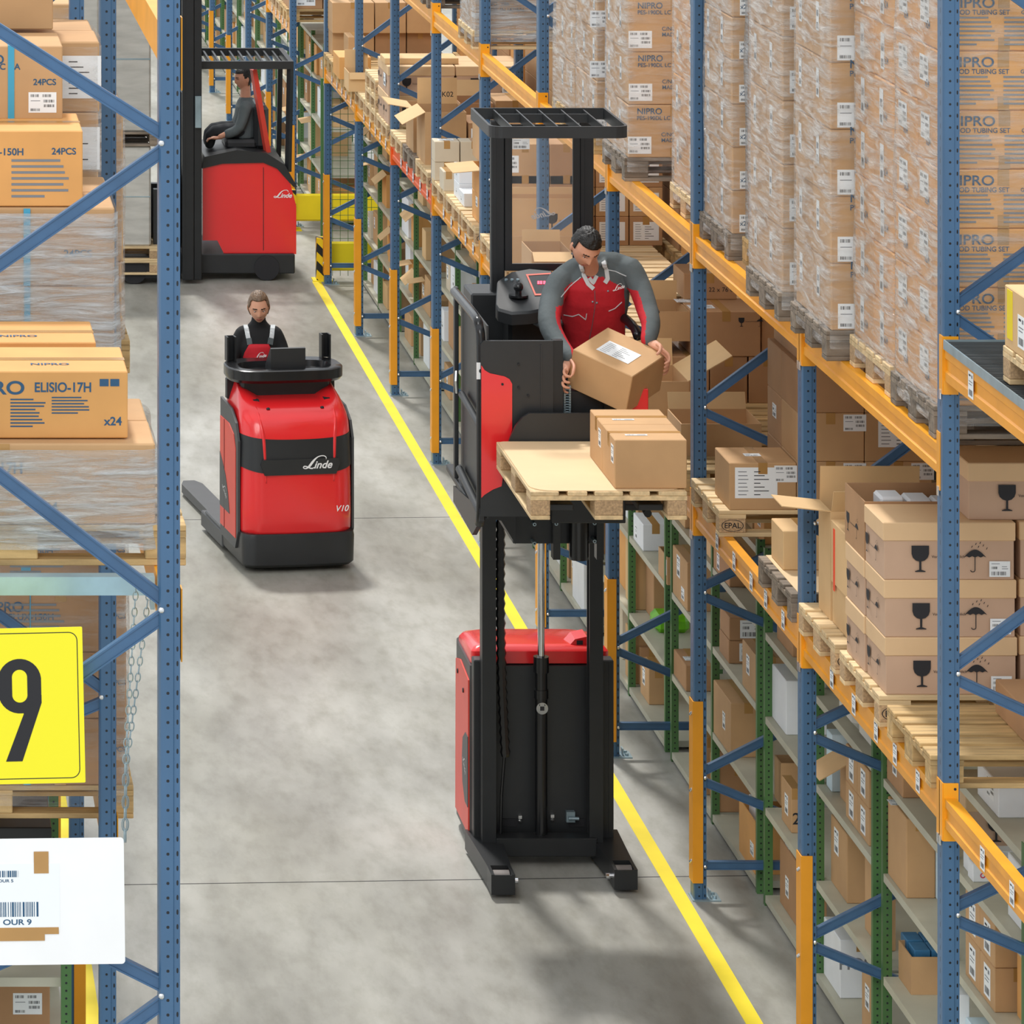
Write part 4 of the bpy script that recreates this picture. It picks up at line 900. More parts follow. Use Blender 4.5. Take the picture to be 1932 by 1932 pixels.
# everything else on the shelving
rs = random.Random(11)
def fill(D0, D1, lv, where, dens=1.):
    y = D0+rs.uniform(.01, .1); n = 0
    while y < D1-.2:
        d = rs.uniform(.22, .5); d = min(d, D1-y-.02)
        if rs.random() < .86*dens and d > .15:
            hmax = (SZ[lv+1]-SZ[lv]-.07) if lv < 4 else .26
            h = rs.uniform(.5, 1.)*hmax; w = rs.uniform(.3, .5); tone = rs.choice(['kraft', 'kraft', 'kraft_dark', 'kraft_orange', 'kraft_light', 'carton_white', 'carton_beige'])
            nm = {'carton_white': 'white', 'carton_beige': 'beige', 'kraft_dark': 'dark brown', 'kraft_orange': 'orange-brown', 'kraft_light': 'light brown', 'kraft': 'brown'}[tone]
            op = rs.random() < .15 and tone.startswith('kraft')
            cbox('%s %scarton on %s shelf, %s, %s from camera' % (nm, 'open ' if op else '', ['floor', 'second', 'third', 'fourth', 'top'][lv], where, ORD[n]), 5.02+rs.uniform(0, .06), y, SZ[lv]+.0005, w, d, h, tone,
                 tape=None if rs.random() < .5 else 'y', open_=op, labs=[('L', rs.choice(['l', 's', 'm']), rs.uniform(.3, .7), rs.uniform(.45, .7), 1.0)] if rs.random() < .6 else (), group=GS, flaps=[('L', rs.choice([100, 130]), .15)] if op and rs.random() < .6 else ())
            n += 1
        y += d+rs.uniform(.01, .12)
for k in range(8, -1, -1):
    for hf, a, b in (('n', .17, 1.40), ('f', 1.46, 2.68)):
        for lv in range(5):
            if (k, hf, lv) in taken or (lv == 4 and k < 3): continue
            fill(DU[k+1]+a, DU[k+1]+b, lv, '%s half of %s bay' % ('near' if hf == 'n' else 'far', bayname(k).replace(' from the camera', '').replace(' bay', '')), .9)
for i in range(7):
    for lv in range(4 if i < 4 else 2):
        for hf, a, b in (('near', .17, 1.39), ('far', 1.47, 2.68)): fill(FARD[i]+a, FARD[i]+b, lv, '%s half, %s bay beyond aisle' % (hf, ORD[i]), .8)

# ================================================================== SIGNS, CHAINS, BARRIERS
sg = thing('bay_sign', 'yellow number sign ending in 9 on the nearest left rack', 'sign', (-.07, 14.60, 3.42))
sg.rotation_euler = (0, -.022, 0)
mb = MB()
def rrect(w, h, r, n=6):
    q = []
    for cx, cz, a0 in ((w-r, r, -90), (w-r, h-r, 0), (r, h-r, 90), (r, r, 180)):
        q += [(cx+r*math.cos(math.radians(a0+90*i/n)), cz+r*math.sin(math.radians(a0+90*i/n))) for i in range(n+1)]
    return q
mb.prism(rrect(.80, .53, .004), 'y', 0, .003); mb.done('plate', ['sign_yellow'], sg)
mb = MB(); A = rrect(.766, .498, .03); B = rrect(.760, .492, .027)
mb.rings([[Vector((x+.017, -.0006, z+.016)) for x, z in A], [Vector((x+.020, -.0006, z+.019)) for x, z in B]], caps=False); mb.done('border_line', ['black_ink'], sg)
def nine(ox):
    q = MB(); N = 32
    def stad(w, h, cx, cz): return [Vector((ox+cx+w/2*math.copysign(abs(math.cos(a))**1., math.cos(a)), -.0008, cz+(h/2-w/2)*(1 if math.sin(a) >= 0 else -1)+w/2*math.sin(a))) for a in [2*math.pi*(i+.5)/N for i in range(N)]]
    q.rings([stad(.147, .186, 0, 0), stad(.052, .112, 0, 0)], caps=False)
    q._f([q.bm.verts.new((ox+x, -.0009, z)) for x, z in ((.0735, -.03), (.0735, -.058), (.004, -.256), (-.052, -.256), (.012, -.095), (.0, -.07))])
    return q
o = nine(0).done('numeral', ['black_ink'], sg, (.583, 0, .333))
q = MB(); N = 32
def stad(w, h): return [Vector((w/2*math.cos(a), -.0008, (h/2-w/2)*(1 if math.sin(a) >= 0 else -1)+w/2*math.sin(a))) for a in [2*math.pi*(i+.5)/N for i in range(N)]]
q.rings([stad(.147, .345), stad(.052, .25)], caps=False); q.done('numeral', ['black_ink'], sg, (.362, 0, .253))
wb = thing('white_board', 'blank white board with taped barcode slips on the nearest left rack', 'board', (.0, 14.60, 2.81)); wb.rotation_euler = (0, -.012, 0)
mb = MB(); mb.prism(rrect(.865, .43, .012), 'y', 0, .003); mb.done('board', ['white_board'], wb)
mb = MB(); mb.box(.40, .645, -.0015, 0, .118, .345); mb.done('document_sleeve', ['white_paper'], wb)
mb = MB(); mb.box(.558, .608, -.003, -.0015, .312, .386); mb.box(.36, .64, -.003, -.0015, .105, .128); mb.box(.36, .592, -.003, -.0015, .083, .105); t_ = mb.done('tape_strip', ['tape'], wb); t_['kind'] = 'stuff'
mb = MB(); bars(mb, .38, .505, .300, .322, 0, -.0022, 22, 3); bars(mb, .38, .572, .165, .215, 0, -.0022, 26, 5); mb.done('barcode', ['blue_ink'], wb)['kind'] = 'stuff'
put('printing', text_mesh([('OUR 9', .45, .138, .026, 'LEFT', 0, 1.3), ('OUR 5', .435, .283, .014, 'LEFT', 0, 1.3)], 'blue_ink', .02), wb, (0, -.0022, 0))
for ci, (xa, xb, nm) in enumerate(((257, 236, 'left'), (283, 239, 'right'))):
    q = MB(); p0 = P(xa, 1101, 14.98+.02*ci); p1 = P(xb, 1440, 14.98+.02*ci); p2 = P(234+ci*3, 1608, 14.98+.02*ci); pts = []
    for i in range(30): pts.append(p0.lerp(p1, i/22) if i < 22 else p1.lerp(p2, (i-22)/8))
    for i in range(len(pts)-1):
        a, b = pts[i], pts[i+1]; c = (a+b)/2; ax = (b-a).normalized(); L_ = (b-a).length*.60; sd = Vector((1, 0, 0)) if i % 2 else Vector((0, 1, 0)); sd = (sd-ax*sd.dot(ax)).normalized()
        q.tube([c+ax*L_*math.cos(t)+sd*.009*math.sin(t) for t in [2*math.pi*k/10 for k in range(11)]], .0022, 5, cap=False)
    tag(q.done('chain', ['galv']), 'thin steel chain hanging from the support bar, %s one of two' % nm, 'chain')
# barrier rails at the cross aisle
mat('hazard', 'f2c810', .5)
def hazard():
    m = MATS['hazard']; nt = m.node_tree; L = nt.links; b = nt.nodes['Principled BSDF']; tc = nn(nt, 'ShaderNodeTexCoord'); sp = nn(nt, 'ShaderNodeSeparateXYZ'); L.new(tc.outputs['Object'], sp.inputs[0])
    s_ = mth(nt, 'ADD', mth(nt, 'ADD', sp.outputs[2], sp.outputs[0]), sp.outputs[1]); f = mth(nt, 'LESS_THAN', mth(nt, 'FRACT', mth(nt, 'MULTIPLY', s_, 5.5)), .5)
    mx = nn(nt, 'ShaderNodeMix', data_type='RGBA'); L.new(f, mx.inputs[0]); mx.inputs[6].default_value = (*lin('f2c810'), 1); mx.inputs[7].default_value = (.01, .01, .01, 1); L.new(mx.outputs[2], b.inputs['Base Color'])
hazard()
def barrier(label, loc, w):
    r = thing('barrier_rail', label, 'barrier', loc, 0, 'yellow rack-end barriers')
    q = MB(); q.prism([(0, .12), (.02, .10), (.02, .14), (.05, .17), (.05, .33), (.02, .36), (.02, .40), (0, .38)], 'x', .0, w); q.done('rail', ['yellow_paint'], r)
    q = MB(); q.box(-.10, .0, -.02, .10, .01, .44); q.done('hazard_post', ['hazard'], r)
    q = MB(); q.box(-.14, .06, -.06, .16, 0, .01); q.done('base_plate', ['yellow_paint'], r)
    return r
barrier('yellow rail with hazard-striped post at the end of the right row', (4.66, 43.90, 0), 1.1)
barrier('yellow rail with hazard-striped post beyond the cross aisle, behind the moving truck', (4.66, 47.05, 0), 1.1)
mp_ = thing('mesh_panel', 'green wire mesh panel closing the end of the right row', 'mesh panel', (4.62, 44.06, 0))
q = MB()
for x in (0, 1.12): q.box(x, x+.04, 0, .04, 0, 2.05)
q.box(.04, 1.12, 0, .04, 2.01, 2.05); q.done('frame', ['green_plain'], mp_)
q = MB()
for i in range(1, 14): q.box(.04+.08*i, .045+.08*i, .018, .023, .02, 2.01)
for i in range(1, 25): q.box(.04, 1.12, .023, .028, .08*i, .08*i+.005)
q.done('wire_grid', ['mesh_green'], mp_)

# ================================================================== PEOPLE (helpers)
from mathutils.bvhtree import BVHTree
def fuse(mb, name, voxel, mats, pick=None, parent=None, smooth=4):
    """melt overlapping limbs into one continuous skin"""
    me = bpy.data.meshes.new('t'); bmesh.ops.recalc_face_normals(mb.bm, faces=mb.bm.faces); mb.bm.to_mesh(me); mb.bm.free()
    ob = bpy.data.objects.new('t', me); C.objects.link(ob)
    m = ob.modifiers.new('r', 'REMESH'); m.mode = 'VOXEL'; m.voxel_size = voxel; m.use_smooth_shade = True
    if smooth: k = ob.modifiers.new('s', 'SMOOTH'); k.factor = .5; k.iterations = smooth
    dg = bpy.context.evaluated_depsgraph_get(); out = bpy.data.meshes.new_from_object(ob.evaluated_get(dg))
    bpy.data.objects.remove(ob); out.materials.clear()
    for k in mats: out.materials.append(MATS[k])
    if pick:
        for p in out.polygons: p.material_index = pick(p.center, p.normal)
    out.name = name
    if parent is not None: out.transform(rp(parent).inverted())
    o = bpy.data.objects.new(name, out); C.objects.link(o); o.parent = parent; return o
def head_pt(nx, ny, nz, grow=1.):
    x = .074*nx; y = .095*ny; z = .1175*nz
    if nz < 0:
        t = -nz; x *= 1-.40*t**1.7; y *= (1-.50*t) if ny > 0 else (1-.10*t)
    else: x *= 1+.03*nz
    if ny < -.2:
        fr = min(1, (-ny-.2)/.4)
        g = max(0, 1-abs(z+.034)/.036) if z < -.034 else max(0, 1-(z+.034)/.055)
        if z < -.034: g = max(0, 1-(-.034-z)/.010)
        y -= fr*.021*math.exp(-(x/.0115)**2)*g
        y += fr*.011*math.exp(-((abs(x)-.031)/.014)**2-((z-.001)/.012)**2)
        y -= fr*.004*math.exp(-((z-.022)/.009)**2)
        y -= fr*.004*math.exp(-(x/.022)**2-((z+.068)/.009)**2); y += fr*.0025*math.exp(-(x/.03)**2-((z+.083)/.006)**2)
        y -= fr*.004*math.exp(-(x/.022)**2-((z+.101)/.014)**2)
    return Vector((x, y, z))*grow
def head_into(mb, M, sc):
    R = []
    for j in range(1, 44):
        a = math.pi*j/44; R.append([M @ (head_pt(math.sin(a)*math.cos(2*math.pi*i/56), math.sin(a)*math.sin(2*math.pi*i/56), -math.cos(a))*sc) for i in range(56)])
    mb.rings(R)
    for s_ in (-1, 1): mb.ball(M @ Vector((s_*.075*sc, .012*sc, -.006*sc)), (.010*sc, .017*sc, .030*sc), M=M.to_3x3())
def face_pick(Mi, sc):
    def f(c, n):
        p = (Mi @ c)/sc; ax = abs(p.x)
        if p.y < -.05 and abs(p.z) < .13:
            if ax < .023-.5*abs(p.z+.067) and -.0745 < p.z < -.0605: return 1
            if .013 < ax < .046 and abs(p.z-.0235+.10*max(0, ax-.03)) < .0042: return 2
            if .019 < ax < .044 and abs(p.z-.0055) < .0016: return 2
        return 0
    return f
def eyes(root, M, sc, dy=0.):
    for s_ in (-1, 1):
        q = MB(); c = M @ Vector((s_*.031*sc, -.0765*sc, .001*sc)); q.ball(c+M.to_3x3() @ Vector((0, dy, 0)), (.0085*sc, .006*sc, .0042*sc), 0, 12, 8, M=M.to_3x3()); q.ball(M @ Vector((s_*.031*sc, -.0800*sc+dy, .0005)), .0044*sc, 1, 8, 6)
        q.done('eye', ['eye_white', 'eye_dark'], root, smooth=True, world=True)
def hair(root, M, sc, m, keep, grow=1.06, extra=None, rough=.0):
    q = MB(); V = {}; J, N = 40, 56
    for j in range(1, J):
        a = math.pi*j/J
        for i in range(N):
            n = Vector((math.sin(a)*math.cos(2*math.pi*i/N), math.sin(a)*math.sin(2*math.pi*i/N), -math.cos(a)))
            b = head_pt(n.x, max(n.y, -.93), n.z); b.y = min(b.y, .12); p = b*grow*(1+rough*noise.noise(n*9)); V[(j, i)] = (p, keep(b))
    V2 = {k: (q.bm.verts.new(M @ (v[0]*sc)), v[1]) for k, v in V.items()}
    for j in range(1, J-1):
        for i in range(N):
            ks = [(j, i), (j, (i+1) % N), (j+1, (i+1) % N), (j+1, i)]
            if all(V2[k][1] for k in ks): q._f([V2[k][0] for k in ks])
    q._f([V2[(J-1, i)][0] for i in range(N)])
    for v in [v for v in q.bm.verts if not v.link_faces]: q.bm.verts.remove(v)
    r = bmesh.ops.extrude_face_region(q.bm, geom=list(q.bm.faces))
    Mi = M.inverted(); cc = M @ Vector((0, 0, 0))
    for v in r['geom']:
        if isinstance(v, bmesh.types.BMVert): v.co = cc+(v.co-cc)*.93
    if extra: extra(q)
    return q.done('hair', [m], root, smooth=True, world=True)
def drape(tree, pts, w, off=.003):
    """a narrow ribbon laid on a garment along photo points"""
    q = MB(); cam_ = Vector((0, 0, H)); L_ = []; pts2 = []
    for i in range(len(pts)-1):
        for k in range(6): pts2.append((pts[i][0]+(pts[i+1][0]-pts[i][0])*k/6, pts[i][1]+(pts[i+1][1]-pts[i][1])*k/6))
    pts2.append(pts[-1])
    for px, py in pts2:
        d = (P(px, py, 20)-cam_).normalized(); h = tree.ray_cast(cam_, d)
        if h[0] is not None: L_.append((h[0]+h[1]*off, h[1]))
    pv = None
    for i in range(len(L_)):
        c, n = L_[i]; t = (L_[min(i+1, len(L_)-1)][0]-L_[max(i-1, 0)][0]).normalized(); s_ = t.cross(n).normalized()*w/2
        a = [q.bm.verts.new(c+s_), q.bm.verts.new(c-s_), q.bm.verts.new(c-s_-n*off*1.5), q.bm.verts.new(c+s_-n*off*1.5)]
        if pv:
            for e in range(4): q._f([pv[e], pv[(e+1) % 4], a[(e+1) % 4], a[e]])
        pv = a
    return q
def tree_of(o):
    m = rp(o); me = o.data; return BVHTree.FromPolygons([m @ v.co for v in me.vertices], [tuple(p.vertices) for p in me.polygons])
def hitp(tree, px, py):
    cam_ = Vector((0, 0, H)); d = (P(px, py, 20)-cam_).normalized(); return tree.ray_cast(cam_, d)
def finger(mb, pts, r=.0088): mb.tube([P(*p) for p in pts], [r*1.08]+[r]*(len(pts)-2)+[r*.82], 10, dome=True, sub=3)

# ================================================================== RAISED ORDER PICKER
T = thing('order_picker_truck', 'raised red and black order picker carrying the standing man', 'order picker', (3.87, 24.9, 0))
def tp(name, mb, mats, parent=T, smooth=False): return mb.done(name, mats, parent, smooth=smooth, world=True)
def plan(x0, x1, y0, y1, rf, rb, n=5):
    q = []
    for cx, cy, r, a0 in ((x1-rf, y0+rf, rf, -90), (x1-rb, y1-rb, rb, 0), (x0+rb, y1-rb, rb, 90), (x0+rf, y0+rf, rf, 180)):
        q += [(cx+r*math.cos(math.radians(a0+90*i/n)), cy+r*math.sin(math.radians(a0+90*i/n))) for i in range(n+1)]
    return q
mb = MB(); mb.rings([[Vector((x, y, z)) for x, y in plan(3.478, 4.30, 24.90, 25.62, .02, .14)] for z in (.07, 1.06, 1.10)]); tp('body', mb, ['black_plastic'])
mb = MB(); mb.rings([[Vector((x, y, z-(y-25.0)*.10)) for x, y in plan(3.49+i, 4.29-i, 24.93+i, 25.60-i, .03, .13)] for z, i in ((1.10, 0), (1.17, .0), (1.195, .02), (1.205, .06))]); hd = tp('cover', mb, ['red_gloss'], smooth=40)
mb = MB(); mb.prism([(4.06, 1.19), (4.10, 1.235), (4.17, 1.25), (4.22, 1.19)], 'y', 24.98, 25.15); tp('cover_bump', mb, ['red_gloss'], hd)
mb = MB(); mb.box(4.11, 4.145, 24.975, 24.982, 1.20, 1.228); tp('cover_vent', mb, ['black_ink'], hd)
mb = MB(); mb.prism([(24.93, .11), (24.93, 1.01), (25.28, 1.04), (25.46, 1.0), (25.48, .11)], 'x', 3.470, 3.479); sp = tp('side_panel', mb, ['red_matt'])
mb = MB(); mb.prism([(24.93, .27), (24.93, .68), (25.03, .68), (25.14, .62), (25.17, .5), (25.15, .36), (25.05, .27)], 'x', 3.467, 3.471); tp('insert', mb, ['dark_grey'], sp)
for y, z in ((25.36, .95), (25.12, .90)): mb = MB(); mb.tube([(3.464, y, z), (3.471, y, z)], .014, 10); tp('latch', mb, ['black_ink'], sp)
put('logo', linde_mesh('logo_grey'), T, (3.4655-3.87, 25.13-24.9, .50), (0, .55, -math.pi/2), (.16, .16, .2))
for s_, X0, X1 in ((1, 3.485, 3.60), (-1, 4.165, 4.295)):
    mb = MB(); mb.box(X0, X1, 24.80, 24.90, .10, 1.16, bev=.006); mb.box(X0+.03, X0+.036, 24.796, 24.80, .12, 1.15); mb.box(X1-.03, X1-.024, 24.796, 24.80, .12, 1.15); tp('outer_mast_rail', mb, ['black_metal'])
    a, b = (3.52, 3.60) if s_ > 0 else (4.138, 4.217)
    mb = MB(); mb.prism([(a, 24.70), (b, 24.70), (b, 24.715), (a+.014, 24.715), (a+.014, 24.785), (b, 24.785), (b, 24.80), (a, 24.80)] if s_ > 0 else [(a, 24.70), (b, 24.70), (b, 24.80), (a, 24.80), (a, 24.785), (b-.014, 24.785), (b-.014, 24.715), (a, 24.715)], 'z', .12, 3.25); tp('inner_mast_rail', mb, ['black_metal'])
mb = MB(); mb.box(3.60, 4.138, 24.74, 24.79, 3.16, 3.24); tp('cross_tie', mb, ['black_metal'])
mb = MB(); mb.tube([(3.87, 24.77, .12), (3.87, 24.77, 1.16)], .036, 16); mb.tube([(3.87, 24.77, 1.10), (3.87, 24.77, 1.19)], .045, 16); mb.tube([(3.87, 24.77, .95), (3.87, 24.77, 1.0)], .042, 16); cy = tp('lift_cylinder', mb, ['black_gloss'], smooth=40)
mb = MB(); mb.tube([(3.87, 24.77, 1.16), (3.87, 24.77, 2.35)], .021, 16); tp('piston_rod', mb, ['chrome'], cy, smooth=40)
mb = MB(); mb.tube([(3.87, 24.728, .90), (3.87, 24.731, .90)], .034, 20); st = tp('round_sticker', mb, ['chrome'], cy)
mb = MB(); mb.box(3.858, 3.882, 24.7265, 24.728, .888, .912); mb.box(3.853, 3.857, 24.7265, 24.728, .915, .925); mb.box(3.883, 3.887, 24.7265, 24.728, .915, .925); tp('pictogram', mb, ['black_ink'], st)
mb = MB(); rr_ = [(.030 if i % 2 else .022) for i in range(60)]; mb.tube([(3.64-.012*math.sin(i/59*3)+.02*(1-i/59)**3, 24.74, .62+i*1.68/59) for i in range(60)], rr_, 8); tp('hose_chain', mb, ['black_gloss'], smooth=40)
mb = MB(); mb.tube([(3.655, 24.75, .62), (3.64, 24.76, .4), (3.635, 24.76, .17)], .009, 6); tp('cable', mb, ['black_gloss'])
mb = MB(); mb.box(3.60, 4.18, 24.68, 24.80, .06, .165, bev=.005); tp('base_crossbar', mb, ['black_metal'])
for s_, (xf0, xf1, xr0, xr1, yf) in ((1, (3.487, 3.621, 3.455, 3.65, 24.11)), (-1, (4.194, 4.326, 4.15, 4.34, 24.20))):
    lg = thing('support_leg', '', ''); del lg['label'], lg['category']; lg.parent = T; lg.location = (xf0-3.87, yf-24.9, 0)
    mb = MB(); ym = yf+.17
    z0, z1 = .022, .136
    def hexa(mb, f0, f1, yf_, r0, r1, yr, za, zb):
        vs = [mb.bm.verts.new(p) for p in ((f0, yf_, za), (f1, yf_, za), (r1, yr, za), (r0, yr, za), (f0, yf_, zb), (f1, yf_, zb), (r1, yr, zb), (r0, yr, zb))]
        for q in ((3, 2, 1, 0), (4, 5, 6, 7), (0, 1, 5, 4), (1, 2, 6, 5), (2, 3, 7, 6), (3, 0, 4, 7)): mb._f([vs[i] for i in q])
    hexa(mb, xf0, xf1, ym, xr0, xr1, 24.95, z0, z1); mb.box(xf0, xf0+.018, yf, ym, z0, z1); mb.box(xf1-.018, xf1, yf, ym, z0, z1); mb.box(xf0+.018, xf1-.018, yf, yf+.012, z0, z1-.004)
    tp('leg_frame', mb, ['dark_grey' if s_ > 5 else 'black_metal'], lg)
    mb = MB(); mb.tube([(xf0+.022, yf+.088, .068), (xf1-.022, yf+.088, .068)], .066, 20); tp('load_wheel', mb, ['wheel_grey'], lg, smooth=40)
    mb = MB(); xi = xf1 if s_ > 0 else xf0-.03; mb.tube([(xi, yf+.10, .07), (xi+.03, yf+.10, .07)], .018, 12); tp('axle_pin', mb, ['chrome'], lg)
for px, py in ((981, 1548), (1042, 1546)): mb = MB(); c = P(px, py, 24.88); mb.ball(c, .012, 0, 8, 6); mb.box(c.x-.010, c.x+.010, 24.87, 24.90, c.z+.012, c.z+.03); tp('nozzle', mb, ['bolt'])
mb = MB(); c = P(1078, 1541, 24.87); mb.box(c.x-.03, c.x+.02, 24.86, 24.90, c.z-.03, c.z+.03); mb.tube([(c.x-.02, 24.85, c.z-.005), (c.x+.04, 24.85, c.z-.005)], .01, 8); tp('bracket', mb, ['galv'])
for X0 in (3.66, 4.05): mb = MB(); mb.box(X0, X0+.09, 24.892, 24.90, .17, .215); tp('foot_cutout', mb, ['black_ink'])
# --- lifted cab
mb = MB(); mb.box(3.30, 4.24, 23.60, 24.62, 2.30, 2.335, bev=.005); tp('platform', mb, ['black_metal'])
mb = MB(); mb.prism([(3.298, 2.36), (3.58, 2.36), (3.66, 2.42), (3.69, 2.55), (3.69, 3.31), (3.315, 3.31), (3.298, 3.29)], 'y', 23.20, 23.225)
for (a, b) in ((3.62, 3.628),): mb.box(a, b, 23.195, 23.20, 2.6, 3.29)
fp = tp('front_plate', mb, ['black_plastic'])
D_ = 23.198; pl = [P(*p, D_) for p in ((908, 689), (914, 698), (924, 704), (952, 710), (961, 715), (966, 724), (966, 810), (957, 845), (946, 917), (930, 923), (914, 933), (908, 939))]
mb = MB(); mb.prism([(p.x, p.z) for p in pl], 'y', 23.192, 23.2); tp('red_stripe', mb, ['red_gloss'], fp)
for px, py in ((979, 688), (948, 725), (979, 732), (997, 747)): mb = MB(); c = P(px, py, 23.19); mb.tube([(c.x, 23.188, c.z), (c.x, 23.1915, c.z)], .007, 8); tp('screw', mb, ['black_ink'], fp)
sh_ = [P(*p, 23.13) for p in ((956, 842), (962, 825), (972, 803), (985, 787), (998, 779), (1150, 779), (1165, 800), (1165, 842))]
mb = MB(); mb.prism([(p.x, p.z) for p in sh_], 'y', 23.115, 23.14); tp('load_backrest', mb, ['black_plastic'])
mb = MB(); mb.box(3.70, 4.10, 23.30, 23.38, 2.3, 3.02, bev=.004); mb.box(3.78, 3.80, 23.285, 23.3, 2.5, 3.0); mb.box(3.98, 4.0, 23.285, 23.3, 2.5, 3.0); mb.box(3.69, 3.745, 23.21, 23.26, 2.5, 3.31); tp('carriage', mb, ['black_metal'])
mb = MB(); q0 = P(1070, 730, 23.27); q1 = P(1070, 782, 23.27)
for i in range(12):
    z = q0.z+(q1.z-q0.z)*i/11
    for sx in (-.014, .014): mb.box(q0.x+sx-.005, q0.x+sx+.005, 23.26, 23.28, z-.008, z+.008)
    mb.tube([(q0.x-.02, 23.27, z), (q0.x+.02, 23.27, z)], .004, 6)
tp('lift_chain', mb, ['galv'])
mb = MB(); mb.box(4.10, 4.205, 23.20, 23.225, 2.80, 3.05, bev=.004); rpnl = tp('right_front_plate', mb, ['red_gloss'])
mb = MB(); mb.box(3.335, 3.345, 23.235, 24.25, 2.34, 3.385); tp('side_wall', mb, ['black_plastic'])
for s_, X in ((1, 3.305), (-1, 4.215)):
    gt = thing('side_gate', '', ''); del gt['label'], gt['category']; gt.parent = T; gt.location = (X-3.87, 23.25-24.9, 2.2)
    if s_ > 0:
        mb = MB(); mb.tube([(X-.01*s_, 24.22, 3.395), (X-.01*s_, 23.40, 3.405), (X-.005*s_, 23.28, 3.37), (X, 23.245, 3.28), (X, 23.24, 2.9), (X, 23.24, 2.42), (X, 23.30, 2.30)], .026, 12, sub=5); hr = tp('handrail', mb, ['black_gloss'], gt, smooth=40)
    mb = MB(); mb.tube([(X, 24.0, 2.86), (X, 23.25, 2.83)], .02, 10); mb.tube([(X, 24.1, 2.42), (X, 23.27, 2.36)], .022, 10); tp('gate_bar', mb, ['black_metal'], gt, smooth=40)
    mb = MB(); mb.box(X-.012, X+.012, 24.21, 24.26, 2.34, 3.42, bev=.004)
    if s_ > 0: mb.prism([(23.22, 2.33), (23.22, 2.40), (24.26, 2.29), (24.26, 2.20), (23.5, 2.19)], 'x', X-.012, X+.014)
    tp('gate_frame', mb, ['black_plastic'], gt)
    mb = MB(); mb.tube([(X-.024*s_, 24.05, 2.98), (X-.03*s_, 24.02, 2.93), (X-.024*s_, 24.03, 2.86)], .007, 6); tp('hook', mb, ['bolt'], gt)
    if s_ > 0:
        mb = MB(); mb.box(X-.028, X+.02, 23.213, 23.216, 3.10, 3.19); tp('warning_label', mb, ['white_paper'], gt)
        mb = MB(); mb.tube([(X-.003, 23.211, 3.145), (X-.003, 23.213, 3.145)], .012, 10); tp('pictogram', mb, ['black_ink'], gt)
mb = MB(); mb.box(3.40, 3.62, 24.30, 24.62, 2.335, 3.37, bev=.01); mb.box(3.62, 4.1, 24.42, 24.62, 2.335, 3.30, bev=.01); tp('cab_back', mb, ['black_plastic'])
mb = MB(); mb.box(3.55, 4.04, 23.72, 24.55, 2.09, 2.299, bev=.004); mb.prism([(3.36, 2.299), (3.36, 2.26), (3.47, 2.24), (3.55, 2.11), (3.55, 2.299)], 'y', 23.62, 24.3); un = tp('underframe', mb, ['black_metal'])
mb = MB(); mb.tube([(3.905, 23.66, 2.02), (3.905, 23.66, 2.32)], .055, 16); mb.box(3.76, 3.80, 23.64, 23.72, 2.02, 2.32); mb.box(4.0, 4.04, 23.64, 23.72, 2.02, 2.32); tp('rotary_motor', mb, ['black_gloss'], un, smooth=40)
for px, py in ((1005, 984), (1005, 1020), (1046, 983), (1080, 982), (1118, 982), (1118, 1016)): mb = MB(); c = P(px, py, 23.7); mb.tube([(c.x, 23.63, c.z), (c.x, 23.72, c.z)], .010, 10); mb.tube([(c.x, 23.627, c.z), (c.x, 23.631, c.z)], .005, 6, m=1); tp('cap_screw', mb, ['galv', 'black_ink'], un)
for X0 in (3.47, 3.93): mb = MB(); mb.box(X0, X0+.13, 21.98, 23.30, 2.672, 2.705, bev=.004); tp('fork', mb, ['black_metal'])
mb = MB(); mb.box(3.42, 4.12, 23.14, 23.25, 2.55, 2.72); tp('fork_carriage', mb, ['black_metal'])
# overhead guard
og = thing('overhead_guard', '', ''); del og['label'], og['category']; og.parent = T; og.location = (3.8-3.87, 24.1-24.9, 4.3)
mb = MB(); O1 = plan(3.42, 4.19, 23.70, 24.47, .07, .01); I1 = plan(3.434, 4.176, 23.714, 24.456, .06, .005)
A = [[Vector((x, y, z)) for x, y in O1] for z in (4.335, 4.40)]; B = [[Vector((x, y, z)) for x, y in I1] for z in (4.40, 4.335)]
mb.rings([A[0], A[1], B[0], B[1], A[0]], caps=False); tp('rim', mb, ['black_plastic'], og)
for i in range(5): x = 3.545+.128*i; mb = MB(); mb.prism([(x, 23.71), (x+.008, 23.71), (x+.008, 24.46), (x, 24.46)], 'z', 4.34, 4.393); tp('slat', mb, ['black_plastic'], og)
mb = MB(); mb.box(3.545, 4.06, 24.28, 24.29, 4.34, 4.39); tp('slat', mb, ['black_plastic'], og)
for X0, X1 in ((3.522, 3.60), (4.025, 4.105)): mb = MB(); mb.box(X0, X1, 24.36, 24.42, 2.335, 4.34, bev=.006); mb.box(X0+.03, X0+.036, 24.356, 24.36, 3.3, 4.33); tp('guard_post', mb, ['black_metal'], og)
mb = MB()
for a, b, c, d in ((3.60, 3.64, 3.53, 4.32), (3.985, 4.025, 3.53, 4.32), (3.60, 4.025, 4.27, 4.32), (3.60, 4.025, 3.49, 3.53)): mb.box(a, b, 24.35, 24.37, c, d)
wf = tp('window_frame', mb, ['black_metal'], og)
mb = MB(); mb.box(3.64, 3.985, 24.358, 24.362, 3.53, 4.27); tp('pane', mb, ['clear_pane'], wf)
lg_ = put('logo', linde_mesh('logo_grey'), og, (3.885-3.8, 24.356-24.1, 3.81-4.3), (0, -.22, 0), (-.16, .16, .16))
put('sticker', label_mesh('s'), og, (3.69-3.8, 24.356-24.1, 4.21-4.3), (0, 0, 0), (1.0, 1, .8))
